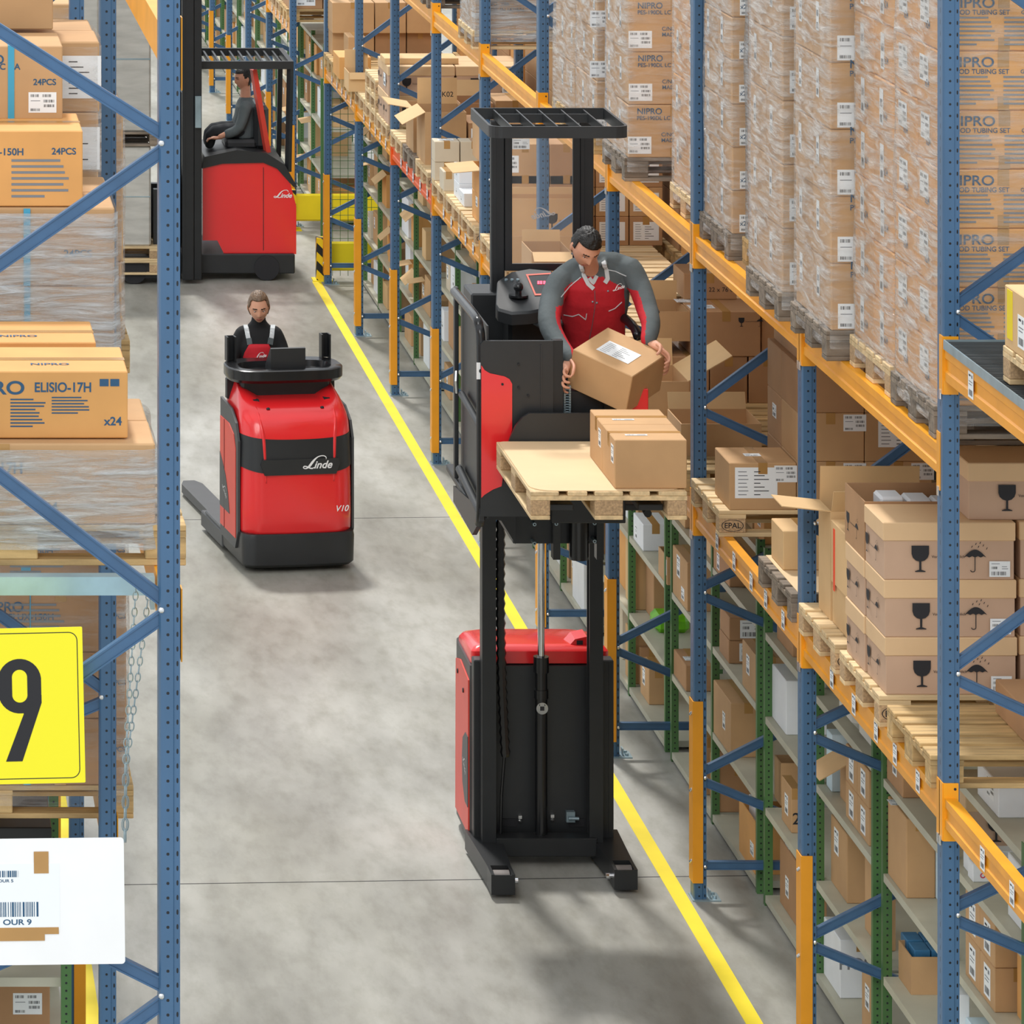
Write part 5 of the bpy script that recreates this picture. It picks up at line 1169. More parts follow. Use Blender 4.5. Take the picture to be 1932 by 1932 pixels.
# console
cn = thing('console', '', ''); del cn['label'], cn['category']; cn.parent = T; cn.location = (3.6-3.87, 24.15-24.9, 3.4)
def onc(px, py, dz=0):        # a point on the sloping console top
    t = (py-505)/70; return P(px, py, 24.34-.40*t)+Vector((0, 0, dz))
ol = [(935, 575), (940, 583), (965, 590), (1000, 588), (1042, 580), (1042, 510), (1000, 506), (965, 512), (938, 530)]
mb = MB(); tpp = [onc(*p) for p in ol]; mb.rings([[p-Vector((0, 0, .07)) for p in tpp], [p-Vector((0, 0, .012)) for p in tpp], [p+(onc(985, 545)-p)*.04 for p in tpp]]); tp('console_shell', mb, ['black_plastic'], cn, smooth=30)
c = onc(978, 560); mb = MB(); mb.tube([c+Vector((0, 0, .0)), c+Vector((0, 0, .012))], .055, 20); mb.tube([c+Vector((0, 0, .012)), c+Vector((0, 0, .035))], .018, 12); mb.ball(c+Vector((0, 0, .055)), .028, 0, 16, 10); tp('steering_knob', mb, ['black_gloss'], cn, smooth=40)
for i in range(3): mb = MB(); c = onc(955+11*i, 529); mb.tube([c, c+Vector((0, -.002, .008))], .009, 10); tp('button', mb, ['galv'], cn)
mb = MB(); fr_ = [(992, 519), (1042, 516), (1042, 558), (1009, 559)]; A = [onc(*p, .005) for p in fr_]; B = [p+(onc(1024, 536, .005)-p)*.14 for p in A]; mb.rings([A, B], caps=False); tp('display_frame', mb, ['frame_red'], cn)
mb = MB(); mb.rings([[p-Vector((0, 0, .002)) for p in B]], caps=False); mb._f([mb.bm.verts.new(p-Vector((0, 0, .002))) for p in B]); tp('display', mb, ['black_gloss'], cn)
mb = MB(); 
for x in (1014, 1019, 1025): mb._f([mb.bm.verts.new(onc(a, b, .006)) for a, b in ((x, 532), (x+4, 532), (x+4, 538), (x, 538))])
tp('digits', mb, ['display_red'], cn)['kind'] = 'stuff'
mb = MB(); mb.box(3.58, 3.80, 24.08, 24.32, 2.9, 3.32, bev=.02); tp('console_column', mb, ['black_plastic'], cn)
mb = MB(); mb.tube([(4.225, 23.62, 3.25), (4.21, 23.72, 3.30), (4.15, 23.98, 3.33), (4.10, 24.2, 3.30)], .026, 10, sub=3); tp('armrest', mb, ['black_gloss'], cn, smooth=True)
mb = MB(); mb.ball((3.78, 23.95, 3.27), (.09, .12, .03), 0, 16, 8); tp('seat_pad', mb, ['dark_grey'], cn, smooth=True)

# pallet, sheet and cartons on its forks
pp = clone(pn, 'pale pallet lifted on the forks, cardboard sheet on top', (4.168, 21.90, 2.642), math.pi/2)
mb = MB(); mb.prism(plan(3.375, 4.15, 21.91, 23.09, .12, .04), 'z', 2.7865, 2.790); tag(mb.done('cardboard_sheet', ['sheet_card']), 'tan cardboard sheet lying on the lifted pallet', 'cardboard')
for j, nm in enumerate(('front', 'rear')):
    cbox('taped brown carton on the lifted pallet, %s of the two' % nm, 3.807, 21.95+.382*j, 2.7905, .369, .38, .25, 'kraft', tape='x', labs=[('T', 't', .35, .30, .95), ('L', 'l', .80, .66, .85)])
# carton in the man's hands
hb = cbox('tilted brown carton with white address label held by the man', 0, 0, 0, .373, .373, .228, 'kraft', tape=None, labs=[('T', 'b', .50, .46, 1.0)], prints=[('T', text_mesh([('AB', 0, .01, .03), ('KOBRAALZE', .01, -.03, .022)], 'black_ink', .004), .52, .44, .9)])
B0 = P(1081, 659, 23.25); u = Vector((.2852, -.2163, -.1060)).normalized(); v = Vector((.2372, .2797, .0678)).normalized(); w = u.cross(v).normalized(); v = w.cross(u)
M = Matrix((u, v, w)).transposed().to_4x4(); M.translation = B0-w*.228; hb.matrix_basis = M

# ------------------------------------------------------------------ the man
MN = thing('person', 'man in grey and red work jacket bending forward to hold a carton', 'person', (4.0, 23.85, 2.336))
sc = 1.0; hc = P(1105, 466, 23.60)
R = Matrix.Rotation(math.radians(12), 4, 'Z') @ Matrix.Rotation(math.radians(38), 4, 'X') @ Matrix.Rotation(math.radians(4), 4, 'Y')
Mh = Matrix.Translation(hc) @ R
mb = MB(); head_into(mb, Mh, sc)
mb.tube([P(1108, 480, 23.68), P(1113, 503, 23.75), P(1119, 530, 23.82)], [.048, .050, .058], 16)
mb.loft([(P(1120, 655, 24.0), (.13, 0, 0), (0, .09, 0)), (P(1120, 600, 23.9), (.14, 0, 0), (0, .09, 0)), (P(1120, 560, 23.86), (.14, 0, 0), (0, .08, .0)), (P(1118, 535, 23.86), (.07, 0, 0), (0, .06, 0))])
A1 = [(1056, 532, 23.80), (1041, 568, 23.72), (1037, 612, 23.58), (1054, 648, 23.46), (1073, 673, 23.33)]
A2 = [(1188, 508, 23.80), (1207, 542, 23.74), (1221, 584, 23.62), (1228, 614, 23.50), (1223, 641, 23.42)]
mb.tube([P(*p) for p in A1], [.05, .048, .042, .036, .028], 14, dome=True); mb.tube([P(*p) for p in A2], [.05, .048, .042, .036, .028], 14, dome=True)
mb.tube([P(1105, 660, 24.0), P(1100, 800, 24.0), P(1100, 940, 24.05)], [.08, .06, .045], 14, dome=True); mb.tube([P(1135, 660, 24.0), P(1140, 800, 24.0), P(1142, 940, 24.05)], [.08, .06, .045], 14, dome=True)
# right-hand side of the picture is his left hand
mb.loft([(P(1075, 673, 23.33), (.026, 0, 0), (0, .020, 0)), (P(1071, 685, 23.30), (.026, .006, 0), (-.004, .022, 0)), (P(1066, 702, 23.27), (.018, .008, 0), (-.004, .040, 0)), (P(1064, 712, 23.26), (.012, .004, 0), (-.003, .040, 0))], 14)
finger(mb, [(1067, 700, 23.24), (1063, 711, 23.21), (1066, 720, 23.195), (1074, 722, 23.195)]); finger(mb, [(1065, 706, 23.25), (1061, 719, 23.22), (1064, 729, 23.20), (1074, 732, 23.20)])
finger(mb, [(1066, 696, 23.22), (1064, 702, 23.19), (1068, 709, 23.175), (1076, 711, 23.175)]); finger(mb, [(1065, 712, 23.28), (1061, 726, 23.26), (1064, 737, 23.245), (1071, 741, 23.24)], .0078)
finger(mb, [(1078, 680, 23.28), (1083, 690, 23.22), (1082, 700, 23.19), (1080, 707, 23.18)], .0098)
mb.loft([(P(1223, 640, 23.42), (.026, 0, 0), (0, .020, 0)), (P(1231, 647, 23.38), (.022, 0, .016), (0, .022, 0)), (P(1243, 655, 23.34), (.012, 0, .020), (0, .038, 0)), (P(1252, 664, 23.32), (.008, 0, .010), (0, .038, 0))], 14)
finger(mb, [(1240, 650, 23.27), (1246, 655, 23.23), (1245, 663, 23.21), (1240, 668, 23.20)], .0100)
for k, dd in enumerate((23.26, 23.29, 23.32, 23.35)):
    dy = 7*k; finger(mb, [(1250-k, 660+dy*.6, dd), (1261-k, 669+dy, dd-.02), (1263-k*1.5, 680+dy, dd-.03), (1255-k, 686+dy, dd-.03)], .0088 if k < 3 else .0078)
Mi = Mh.inverted(); body = fuse(mb, 'body', .0042, ['skin_man', 'lips', 'brow'], face_pick(Mi, sc), MN, 2)
eyes(MN, Mh, sc, .004)
hair(MN, Mh, sc, 'hair_dark', lambda b: b.z > .060 or (b.y > -.022 and b.z > .0) or (b.y > .02 and b.z > -.075), 1.08, rough=.07)
# jacket
jb = MB()
jb.loft([(P(1122, 668, 24.0), (.165, 0, 0), (0, .115, 0)), (P(1122, 640, 23.97), (.170, 0, 0), (0, .12, 0)), (P(1120, 605, 23.92), (.178, 0, 0), (0, .125, 0)), (P(1121, 570, 23.87), (.195, 0, 0), (0, .13, 0)),
         (P(1121, 542, 23.84), (.200, 0, 0), (0, .125, .0)), (P(1120, 518, 23.83), (.170, 0, .02), (0, .110, 0)), (P(1118, 500, 23.82), (.105, 0, .015), (0, .090, 0)), (P(1116, 492, 23.82), (.075, 0, .01), (0, .075, 0))], 24)
def arm(mb, A, r): mb.tube([P(*p) for p in A], r, 16, dome=True, sub=4)
jb.tube([P(1062, 522, 23.83), P(1085, 507, 23.83), P(1102, 498, 23.84)], [.058, .060, .052], 14, dome=True); jb.tube([P(1182, 503, 23.83), P(1158, 495, 23.83), P(1132, 492, 23.84)], [.058, .060, .052], 14, dome=True)
arm(jb, [(1068, 530, 23.82)]+A1, [.066, .070, .066, .062, .054, .045]); arm(jb, [(1172, 512, 23.82)]+A2, [.066, .070, .064, .060, .052, .043])
for A in (A1, A2):
    p, q_ = P(*A[-1]), P(*A[-2]); d = (p-q_).normalized(); jb.tube([p-d*.035, p+d*.008], .041, 14)
for (px, py, D, r) in ((1032, 600, 23.62, .052), (1044, 632, 23.5, .050), (1229, 588, 23.62, .048)): jb.ball(P(px, py, D), (r, r, r*.4), n=14)
jb.tube([P(1098, 506, 23.70), P(1095, 496, 23.74), P(1100, 488, 23.82), P(1120, 486, 23.86), P(1138, 490, 23.80), P(1142, 500, 23.72)], [.016]*6, 10, sub=4, dome=True)
zc = 3.0
def jpick(c, n):
    px = c.x*F/c.y+VX; x = c.x-4.0; yk = 3.545-.55*max(0, abs(x)-.05)
    a1 = c.x < 3.838-(3.55-c.z)*.10; a2 = c.x > 4.165-.0+(3.55-c.z)*.12
    if a1: return 1 if (n.x > .45 and c.z < 3.42 and n.y < .3) else 0
    if a2: return 1 if (n.x < -.55 and c.z < 3.5) else 0
    return 0 if c.z > yk+.02 else 1
jk = fuse(jb, 'jacket', .0075, ['cloth_grey', 'cloth_red'], jpick, MN, 5)
tr = tree_of(jk)
for pts in (((1058, 561), (1075, 540), (1096, 523)), ((1140, 508), (1160, 512), (1182, 521)), ((1064, 594), (1080, 597), (1092, 593), (1105, 603), (1107, 591)), ((1148, 587), (1160, 582), (1173, 570))): drape(tr, pts, .0045).done('piping', ['cloth_white'], MN, world=True)
drape(tr, ((1122, 548), (1123, 575), (1118, 610), (1112, 640)), .003, .002).done('zip', ['cloth_grey'], MN, world=True)
for px, py in ((1118, 569), (1126, 571), (1147, 549)):
    h = hitp(tr, px, py); mb = MB(); mb.ball(h[0]+h[1]*.002, .006, 0, 8, 6); mb.done('snap', ['galv'], MN, world=True)
drape(tr, ((1096, 500), (1102, 520), (1110, 536), (1120, 545)), .022, .005).done('collar', ['cloth_white'], MN, world=True)
drape(tr, ((1139, 494), (1144, 512), (1146, 526), (1141, 534)), .024, .005).done('collar', ['cloth_white'], MN, world=True)
drape(tr, ((1112, 524), (1119, 534), (1126, 520)), .020, .004).done('undershirt', ['cloth_white'], MN, world=True)
h = hitp(tr, 1156, 549); n = h[1]; zz = Vector((0, 0, 1)); xx = zz.cross(-n).normalized()*-1; xx = Vector((0, 0, 1)).cross(n).normalized(); 
if xx.x < 0: xx = -xx
yy = -n; zz = xx.cross(yy).normalized(); Ml = Matrix((xx, yy, zz)).transposed().to_4x4() @ Matrix.Rotation(-.25, 4, 'Y'); Ml.translation = h[0]+n*.006
lo = put('logo', linde_mesh('logo_white'), MN); lo.matrix_basis = rp(MN).inverted() @ Ml @ Matrix.Scale(.085, 4)
mb = MB(); mb.loft([(P(1122, 690, 24.02), (.16, 0, 0), (0, .115, 0)), (P(1122, 660, 24.0), (.162, 0, 0), (0, .113, 0))], 20)
mb.tube([P(1100, 680, 24.02), P(1096, 800, 24.0), P(1098, 942, 24.03)], [.10, .078, .066], 16); mb.tube([P(1144, 680, 24.02), P(1146, 800, 24.0), P(1146, 942, 24.03)], [.10, .078, .066], 16); fuse(mb, 'trousers', .012, ['cloth_trouser'], None, MN, 3)
for px in (1098, 1146): c = P(px, 975, 24.03); mb = MB(); mb.box(c.x-.05, c.x+.05, c.y-.17, c.y+.08, 2.337, 2.42, bev=.03); mb.done('shoe', ['black_plastic'], MN, world=True)

# ================================================================== LOW ORDER PICKER (motor end towards the camera)
V = thing('order_picker_truck', 'low red order picker with the word Linde, woman driving behind it', 'order picker', (3.168, 31.66, 0), math.radians(8.3))
def vp(name, mb, mats, parent=V, smooth=False):
    return mb.done(name, mats, parent, smooth=smooth)
def hood_ring(z, f, hw, back=.66, r=.16, warp=0., n=10, crown=0.):
    q = [(-hw, back), (-hw, f+r+.2), (-hw, f+r+.08)]
    q += [(-hw+r-r*math.cos(math.radians(90*i/n)), f+r-r*math.sin(math.radians(90*i/n))) for i in range(n+1)]
    m_ = 14
    q += [(-hw+r+(2*hw-2*r)*i/m_, f-.012*math.sin(math.pi*i/m_)) for i in range(1, m_)]
    q += [(hw-r+r*math.sin(math.radians(90*i/n)), f+r-r*math.cos(math.radians(90*i/n))) for i in range(n+1)]
    q += [(hw, f+r+.08), (hw, f+r+.2), (hw, back)]
    out = []
    for x, y in q:
        t = abs(x)/hw; zz = z+warp*(t**3)*(1 if True else 0)+crown*max(0, t-.62)*2.2
        out.append(Vector((x, y, zz)))
    return out
def ms(k): return 0
mb = MB(); mb.rings([hood_ring(z, f, hw, warp=w) for z, f, hw, w in ((.285, .012, .418, 0), (.30, .004, .421, 0), (.45, .002, .421, 0), (.60, .004, .420, 0), (.722, .010, .418, .045))]); hood = vp('hood', mb, ['red_gloss'], smooth=50)
mb = MB(); mb.rings([hood_ring(z, f, hw, warp=w) for z, f, hw, w in ((.722, .004, .422, .045), (.84, .014, .421, .03), (.975, .028, .420, .03))], caps=False); band = vp('band', mb, ['black_plastic'], smooth=50)
mb = MB(); mb.rings([hood_ring(z, f, hw, warp=w, crown=c) for z, f, hw, w, c in ((.975, .030, .418, .03, 0), (1.06, .050, .414, .02, 0), (1.12, .085, .408, .01, 0), (1.165, .135, .398, 0, .01), (1.195, .20, .385, 0, .03), (1.212, .28, .37, 0, .06), (1.22, .36, .36, 0, .09), (1.222, .46, .355, 0, .11))], m=0); ht = vp('hood_top', mb, ['red_gloss'], smooth=50)
for s_ in (-1, 1):
    mb = MB(); mb.tube([(s_*.255, .008, .66), (s_*.262, .020, .82), (s_*.27, .038, 1.0), (s_*.285, .085, 1.10), (s_*.29, .17, 1.17), (s_*.30, .30, 1.22)], [.006, .012, .014, .014, .012, .008], 8, sub=4); vp('crease', mb, ['red_gloss'], ht, True).hide_render = False
    mb = MB(); mb.tube([(s_*.205, .150, 1.168), (s_*.205, .162, 1.180)], .014, 10); vp('rubber_stop', mb, ['black_ink'], ht)
    mb = MB(); mb.box(s_*.27-.022, s_*.27+.022, .262, .31, 1.208, 1.226); vp('air_slot', mb, ['black_ink'], ht)
    gr = MB()
    for i in range(6): gr.bar((s_*(.417), .16+.0*i, .93-.026*i), (s_*(.423), .24, .90-.026*i), .012, .008)
    gr.box(min(s_*.414, s_*.4225), max(s_*.414, s_*.4225), .14, .25, .76, .95); vp('air_grille', gr, ['black_ink'], band)
mb = MB(); mb.prism([(-.30, .80), (-.285, .835), (.285, .835), (.30, .80), (.27, .72), (-.27, .72)], 'y', -.012, .02); vp('logo_plate', mb, ['black_plastic'], band)
put('logo', linde_mesh('logo_white'), band, (.02, -.0145, .765), (0, 0, 0), (.26, 1, .26))
put('model_lettering', text_mesh([('V10', 0, 0, .062, 'LEFT', .3)], 'logo_white', .014), hood, (.262, -.0065, .44), (0, 0, .02))
mb = MB(); mb.rings([hood_ring(z, f, hw, back=.75, r=.10) for z, f, hw in ((.035, .02, .405), (.06, -.01, .424), (.25, -.014, .428), (.285, -.004, .424))]); vp('bumper', mb, ['black_plastic'], smooth=45)
for s_ in (-1, 1):
    mb = MB(); a, b = sorted((s_*.424, s_*.442)); mb.prism([(.13, .28), (.13, .95), (.20, 1.07), (.36, 1.15), (.70, 1.17), (.70, .14), (.22, .14)], 'x', a, b); sd = vp('side_frame', mb, ['dark_grey'])
    a, b = sorted((s_*.441, s_*.447)); mb = MB(); mb.prism([(.19, .22), (.19, .88), (.25, .98), (.40, 1.03), (.69, 1.03), (.69, .22)], 'x', a, b); pnl = vp('side_panel', mb, ['red_matt'], sd)
    a, b = sorted((s_*.446, s_*.450)); mb = MB(); mb.prism([(.69, .36), (.69, .76), (.60, .70), (.50, .62), (.42, .50), (.37, .36)], 'x', a, b); vp('insert', mb, ['dark_grey'], pnl)
    mb = MB(); mb.box(a, b, .545, .549, .22, 1.03); vp('seam', mb, ['black_ink'], pnl)
    for y, z in ((.50, .97), (.32, .92)): mb = MB(); mb.tube([(a, y, z), (b+.004*s_, y, z)], .014, 10); vp('latch', mb, ['black_ink'], pnl)
put('logo', linde_mesh('logo_grey'), V, (-.4515, .60, .52), (0, .5, -math.pi/2), (.18, 1, .18))
mb = MB(); mb.box(-.43, -.26, .70, 1.42, .03, .15, bev=.008); mb.box(.26, .43, .70, 1.42, .03, .15, bev=.008); mb.box(-.26, .26, .70, 1.42, .05, .12); vp('chassis', mb, ['dark_grey'])
mb = MB(); mb.box(-.43, .43, .70, 1.28, .152, .178, bev=.008); vp('step', mb, ['dark_grey'])
for X0 in (-.33, .13): mb = MB(); mb.prism([(X0, 1.42), (X0+.17, 1.42), (X0+.17, 2.56), (X0+.13, 2.68), (X0+.04, 2.68), (X0, 2.56)], 'z', .03, .095); vp('fork', mb, ['dark_grey'])
for X0 in (-.415, .36): mb = MB(); mb.box(X0, X0+.055, .60, .66, 1.17, 1.32, bev=.004); p_ = vp('side_post', mb, ['black_metal']); mb = MB(); mb.ball((X0+.027, .63, 1.335), .014, 0, 8, 6); vp('knob', mb, ['wheel_grey'], p_)
mb = MB(); mb.box(-.34, .34, .44, .66, 1.19, 1.335, bev=.02); mb.box(-.28, .28, .66, .76, .18, 1.3, bev=.01); vp('steering_column', mb, ['black_plastic'])
def oval(y0, y1, hw, z, n=20):
    q = []
    for i in range(n): a = 2*math.pi*i/n; ca, sa = math.cos(a), math.sin(a); q.append(Vector((hw*math.copysign(abs(ca)**.45, ca), (y0+y1)/2+(y1-y0)/2*math.copysign(abs(sa)**.75, sa), z)))
    return q
mb = MB(); mb.rings([oval(.30, .78, .425, 1.335, 40), oval(.27, .80, .44, 1.36, 40), oval(.27, .80, .44, 1.428, 40), oval(.285, .79, .43, 1.436, 40), oval(.33, .66, .35, 1.436, 40), oval(.34, .65, .34, 1.39, 40)]); tray = vp('desk_tray', mb, ['black_gloss'], smooth=35)
mb = MB(); mb.prism([(.38, 1.40), (.38, 1.578), (.40, 1.582), (.56, 1.43), (.56, 1.40)], 'x', -.13, .135); vp('document_holder', mb, ['black_plastic'], tray)
for X0 in (-.40, .33): mb = MB(); mb.box(X0, X0+.012, .66, .74, 1.437, 1.62); mb.box(X0+.06, X0+.072, .66, .74, 1.437, 1.62); mb.box(X0+.012, X0+.06, .73, .74, 1.437, 1.62); vp('rail_holder', mb, ['black_metal'], tray)
for s_ in (-1, 1): mb = MB(); mb.tube([(s_*.33, .2, .06), (s_*.37, .2, .06)], .058, 14); vp('drive_wheel', mb, ['black_ink'])

# ------------------------------------------------------------------ the woman
WM = thing('person', 'woman with tied-back hair in black turtleneck and red bib, driving', 'person', (2.95, 32.6, .179))
hc = P(488, 579, 32.58); R = Matrix.Rotation(math.radians(-2), 4, 'Z') @ Matrix.Rotation(math.radians(16), 4, 'X') @ Matrix.Rotation(math.radians(-3), 4, 'Y'); Mh = Matrix.Translation(hc) @ R; sc = 1.04
mb = MB(); head_into(mb, Mh, sc)
mb.tube([P(488, 596, 32.62), P(488, 618, 32.64), P(488, 640, 32.64)], [.045, .046, .06], 14)
B1 = [(457, 630, 32.64), (445, 655, 32.62), (438, 685, 32.55), (440, 712, 32.42)]; B2 = [(519, 630, 32.64), (531, 655, 32.62), (537, 682, 32.55), (530, 700, 32.40)]
for A in (B1, B2): mb.tube([P(*p) for p in A], [.045, .04, .034, .026], 12, dome=True)
mb.loft([(P(488, 720, 32.66), (.12, 0, 0), (0, .08, 0)), (P(488, 670, 32.65), (.13, 0, 0), (0, .08, 0)), (P(488, 640, 32.64), (.12, 0, 0), (0, .06, 0))])
for A, s_ in ((B1, 1), (B2, -1)):
    h_ = P(*A[-1]); mb.ball(h_+Vector((0, -.05, -.03)), (.036, .045, .022))
    for k in range(4): b_ = h_+Vector((s_*(-.027+.018*k), -.085, -.032)); mb.tube([b_, b_+Vector((0, -.035, -.006)), b_+Vector((0, -.05, -.03)), b_+Vector((0, -.035, -.05))], [.0088, .0085, .008, .0075], 8, dome=True, sub=2)
    b_ = h_+Vector((s_*.03, -.04, -.03)); mb.tube([b_, b_+Vector((s_*.02, -.03, -.01)), b_+Vector((s_*.014, -.055, -.02))], [.010, .010, .0085], 8, dome=True, sub=2)
fuse(mb, 'body', .005, ['skin', 'lips', 'brow'], face_pick(Mh.inverted(), sc), WM, 2); eyes(WM, Mh, sc, 0.)
hair(WM, Mh, sc, 'hair_light', lambda b: b.z > .074 or (b.y > -.05 and b.z > .012) or (b.y > -.015 and b.z > -.06), 1.09, rough=.03, extra=lambda q: q.ball(Mh @ Vector((0, .125*sc, .03*sc)), .042, 0, 12, 8))
jb = MB(); jb.loft([(P(488, 745, 32.67), (.155, 0, 0), (0, .11, 0)), (P(488, 715, 32.66), (.145, 0, 0), (0, .10, 0)), (P(488, 680, 32.65), (.155, 0, 0), (0, .115, 0)), (P(488, 650, 32.65), (.168, 0, 0), (0, .118, 0)), (P(488, 630, 32.65), (.165, 0, 0), (0, .095, 0)), (P(488, 617, 32.65), (.10, 0, 0), (0, .07, 0)), (P(488, 605, 32.63), (.056, 0, 0), (0, .056, 0)), (P(488, 598, 32.62), (.053, 0, 0), (0, .053, 0))], 22)
for A in (B1, B2): arm(jb, [(A[0][0]+(8 if A is B1 else -8), 627, 32.65)]+A, [.052, .058, .052, .046, .036])
sw = fuse(jb, 'sweater', .008, ['cloth_black'], None, WM, 5); tr = tree_of(sw)
mb = MB(); bp_ = ((470, 648), (507, 648), (517, 668), (522, 700), (522, 745), (455, 745), (456, 700), (460, 668)); hs = []
def patch(px0, px1, py0, py1, shp, off):
    q = MB(); n = 12; G = {}
    for j in range(n+1):
        for i in range(n+1):
            py = py0+(py1-py0)*j/n; w0, w1 = shp(py); px = w0+(w1-w0)*i/n; h = hitp(tr, px, py)
            if h[0] is not None: G[(i, j)] = q.bm.verts.new(h[0]+Vector((0, -off, 0)))
    for j in range(n):
        for i in range(n):
            ks = [(i, j), (i+1, j), (i+1, j+1), (i, j+1)]
            if all(k in G for k in ks): q._f([G[k] for k in ks])
    r = bmesh.ops.extrude_face_region(q.bm, geom=list(q.bm.faces))
    for v in r['geom']:
        if isinstance(v, bmesh.types.BMVert): v.co.y += off*.8
    return q
patch(455, 525, 649, 745, lambda y: (470-(y-649)*.55 if y < 670 else 458.5, 507+(y-649)*.45 if y < 670 else 517), .012).done('bib', ['cloth_red'], WM, smooth=True, world=True)
patch(470, 506, 676, 700, lambda y: (468, 505), .016).done('bib_pocket', ['cloth_red'], WM, smooth=True, world=True)
for a, b in (((462, 609), (470, 642)), ((516, 609), (511, 642))): drape(tr, (a, b), .034, .008).done('strap', ['cloth_white'], WM, world=True); drape(tr, ((b[0], b[1]-4), (b[0]+(2 if a[0] < 488 else -2), b[1]+8)), .040, .011).done('buckle', ['cloth_grey'], WM, world=True)
h = hitp(tr, 480, 676); lo = put('logo', linde_mesh('logo_white'), WM); Ml = Matrix.Rotation(-.18, 4, 'Y'); Ml.translation = h[0]+Vector((0, -.022, 0)); lo.matrix_basis = rp(WM).inverted() @ Ml @ Matrix.Scale(.11, 4)
mb = MB()
for dx in (-.08, .08): mb.tube([(2.95+dx, 32.66, 1.05), (2.95+dx, 32.66, .6), (2.95+dx, 32.68, .24)], [.095, .072, .06], 14, dome=False)
mb.loft([((2.95, 32.66, .98), (.16, 0, 0), (0, .115, 0)), ((2.95, 32.66, 1.13), (.15, 0, 0), (0, .108, 0))], 18); fuse(mb, 'trousers', .012, ['cloth_red'], None, WM, 3)
for dx in (-.08, .08): mb = MB(); mb.box(2.95+dx-.05, 2.95+dx+.05, 32.50, 32.76, .18, .27, bev=.03); mb.done('shoe', ['black_plastic'], WM, world=True)

# ================================================================== REACH TRUCK PASSING IN THE CROSS AISLE
RT = thing('reach_truck', 'red and black reach truck crossing at the far row end, partly hidden', 'reach truck', (3.5, 44.3, 0))
def r_(name, mb, mats, parent=RT, smooth=False): return mb.done(name, mats, parent, smooth=smooth, world=True)
for y in (43.70, 44.30):
    mb = MB(); mb.box(3.17, 3.29, y, y+.10, .04, 3.7, bev=.006); mb.box(3.29, 3.37, y+.01, y+.09, .04, 3.5, bev=.006); mb.box(3.19, 3.2, y-.004, y, .1, 3.6); r_('mast_rail', mb, ['black_metal'])
mb = MB(); mb.box(3.19, 3.33, 43.80, 44.30, .15, .30); mb.box(3.19, 3.33, 43.80, 44.30, 1.9, 2.0); mb.box(3.30, 3.36, 43.95, 44.15, .1, 3.3); r_('mast_tie', mb, ['black_metal'])
mb = MB(); mb.prism([(3.40, .40), (3.40, 1.14), (3.60, 1.19), (4.02, 1.20), (4.16, 1.15), (4.30, .98), (4.36, .75), (4.36, .26), (3.62, .26), (3.55, .40)], 'y', 43.98, 45.10); bd = r_('body', mb, ['red_gloss'])
mb = MB(); mb.box(4.02, 4.026, 43.976, 43.98, .3, 1.15); r_('seam', mb, ['black_ink'], bd)
put('logo', linde_mesh('logo_white'), bd, (4.13-3.5, 43.974-44.3, .84), (0, 0, 0), (.22, 1, .22))
mb = MB(); mb.box(3.12, 4.34, 43.92, 45.12, .07, .27, bev=.01); mb.box(2.55, 3.12, 43.72, 43.90, .05, .28, bev=.01); mb.box(2.55, 3.12, 44.5, 44.66, .05, .28, bev=.01); r_('chassis', mb, ['black_plastic'])
for x, y in ((2.68, 43.70), (4.05, 43.90)): mb = MB(); mb.tube([(x, y, .13), (x, y+.12, .13)], .128, 20); r_('wheel', mb, ['black_ink'])
mb = MB(); mb.box(3.0, 3.16, 43.74, 44.42, .38, 1.10, bev=.01); mb.box(2.885, 3.0, 43.80, 43.90, .38, .95); mb.box(2.885, 3.0, 44.2, 44.3, .38, .95); r_('fork_carriage', mb, ['black_plastic'])
for y in (43.82, 44.22): mb = MB(); mb.box(1.95, 3.0, y, y+.11, .06, .10); r_('fork', mb, ['black_metal'])
mb = MB(); mb.prism([(3.39, 1.14), (3.42, 1.26), (3.75, 1.33), (4.05, 1.30), (4.24, 1.18), (4.37, .95), (4.33, .95), (4.16, 1.14), (4.02, 1.20), (3.6, 1.19)], 'y', 43.96, 45.12); r_('dashboard_cover', mb, ['black_plastic'])
mb = MB(); mb.box(3.95, 4.10, 44.2, 44.8, 1.3, 1.75, bev=.04); mb.box(3.65, 3.98, 44.2, 44.8, 1.30, 1.40, bev=.03); r_('seat', mb, ['black_plastic'])
mb = MB()
mb.box(3.36, 4.33, 43.95, 44.0, 2.16, 2.24); mb.box(3.36, 4.33, 45.05, 45.10, 2.16, 2.24); mb.box(3.36, 3.42, 44.0, 45.05, 2.16, 2.24); mb.box(4.28, 4.33, 44.0, 45.05, 2.16, 2.24); gd = r_('overhead_guard', mb, ['black_plastic'])
for i in range(9): mb = MB(); mb.box(3.48+.09*i, 3.50+.09*i, 44.0, 45.05, 2.17, 2.22); r_('slat', mb, ['black_metal'], gd)
mb = MB(); mb.bar((4.28, 44.02, 1.1), (4.30, 44.0, 2.18), .05, .05); mb.bar((4.28, 45.06, 1.1), (4.30, 45.06, 2.18), .05, .05); r_('guard_post', mb, ['black_metal'], gd)
mb = MB(); mb.bar((4.08, 44.15, 1.28), (3.93, 44.1, 2.14), .07, .05); r_('seat_belt_post', mb, ['red_matt'], gd)
mb = MB(); mb.box(3.30, 3.36, 43.66, 43.695, 1.60, 1.92); r_('work_light', mb, ['galv'])
DV = thing('person', 'driver in grey shirt seated in the reach truck, dark hair', 'person', (3.8, 44.45, 1.40))
hc = Vector((3.86, 44.45, 2.00)); Mh = Matrix.Translation(hc) @ Matrix.Rotation(math.radians(-70), 4, 'Z') @ Matrix.Rotation(.1, 4, 'X'); sc = 1.0
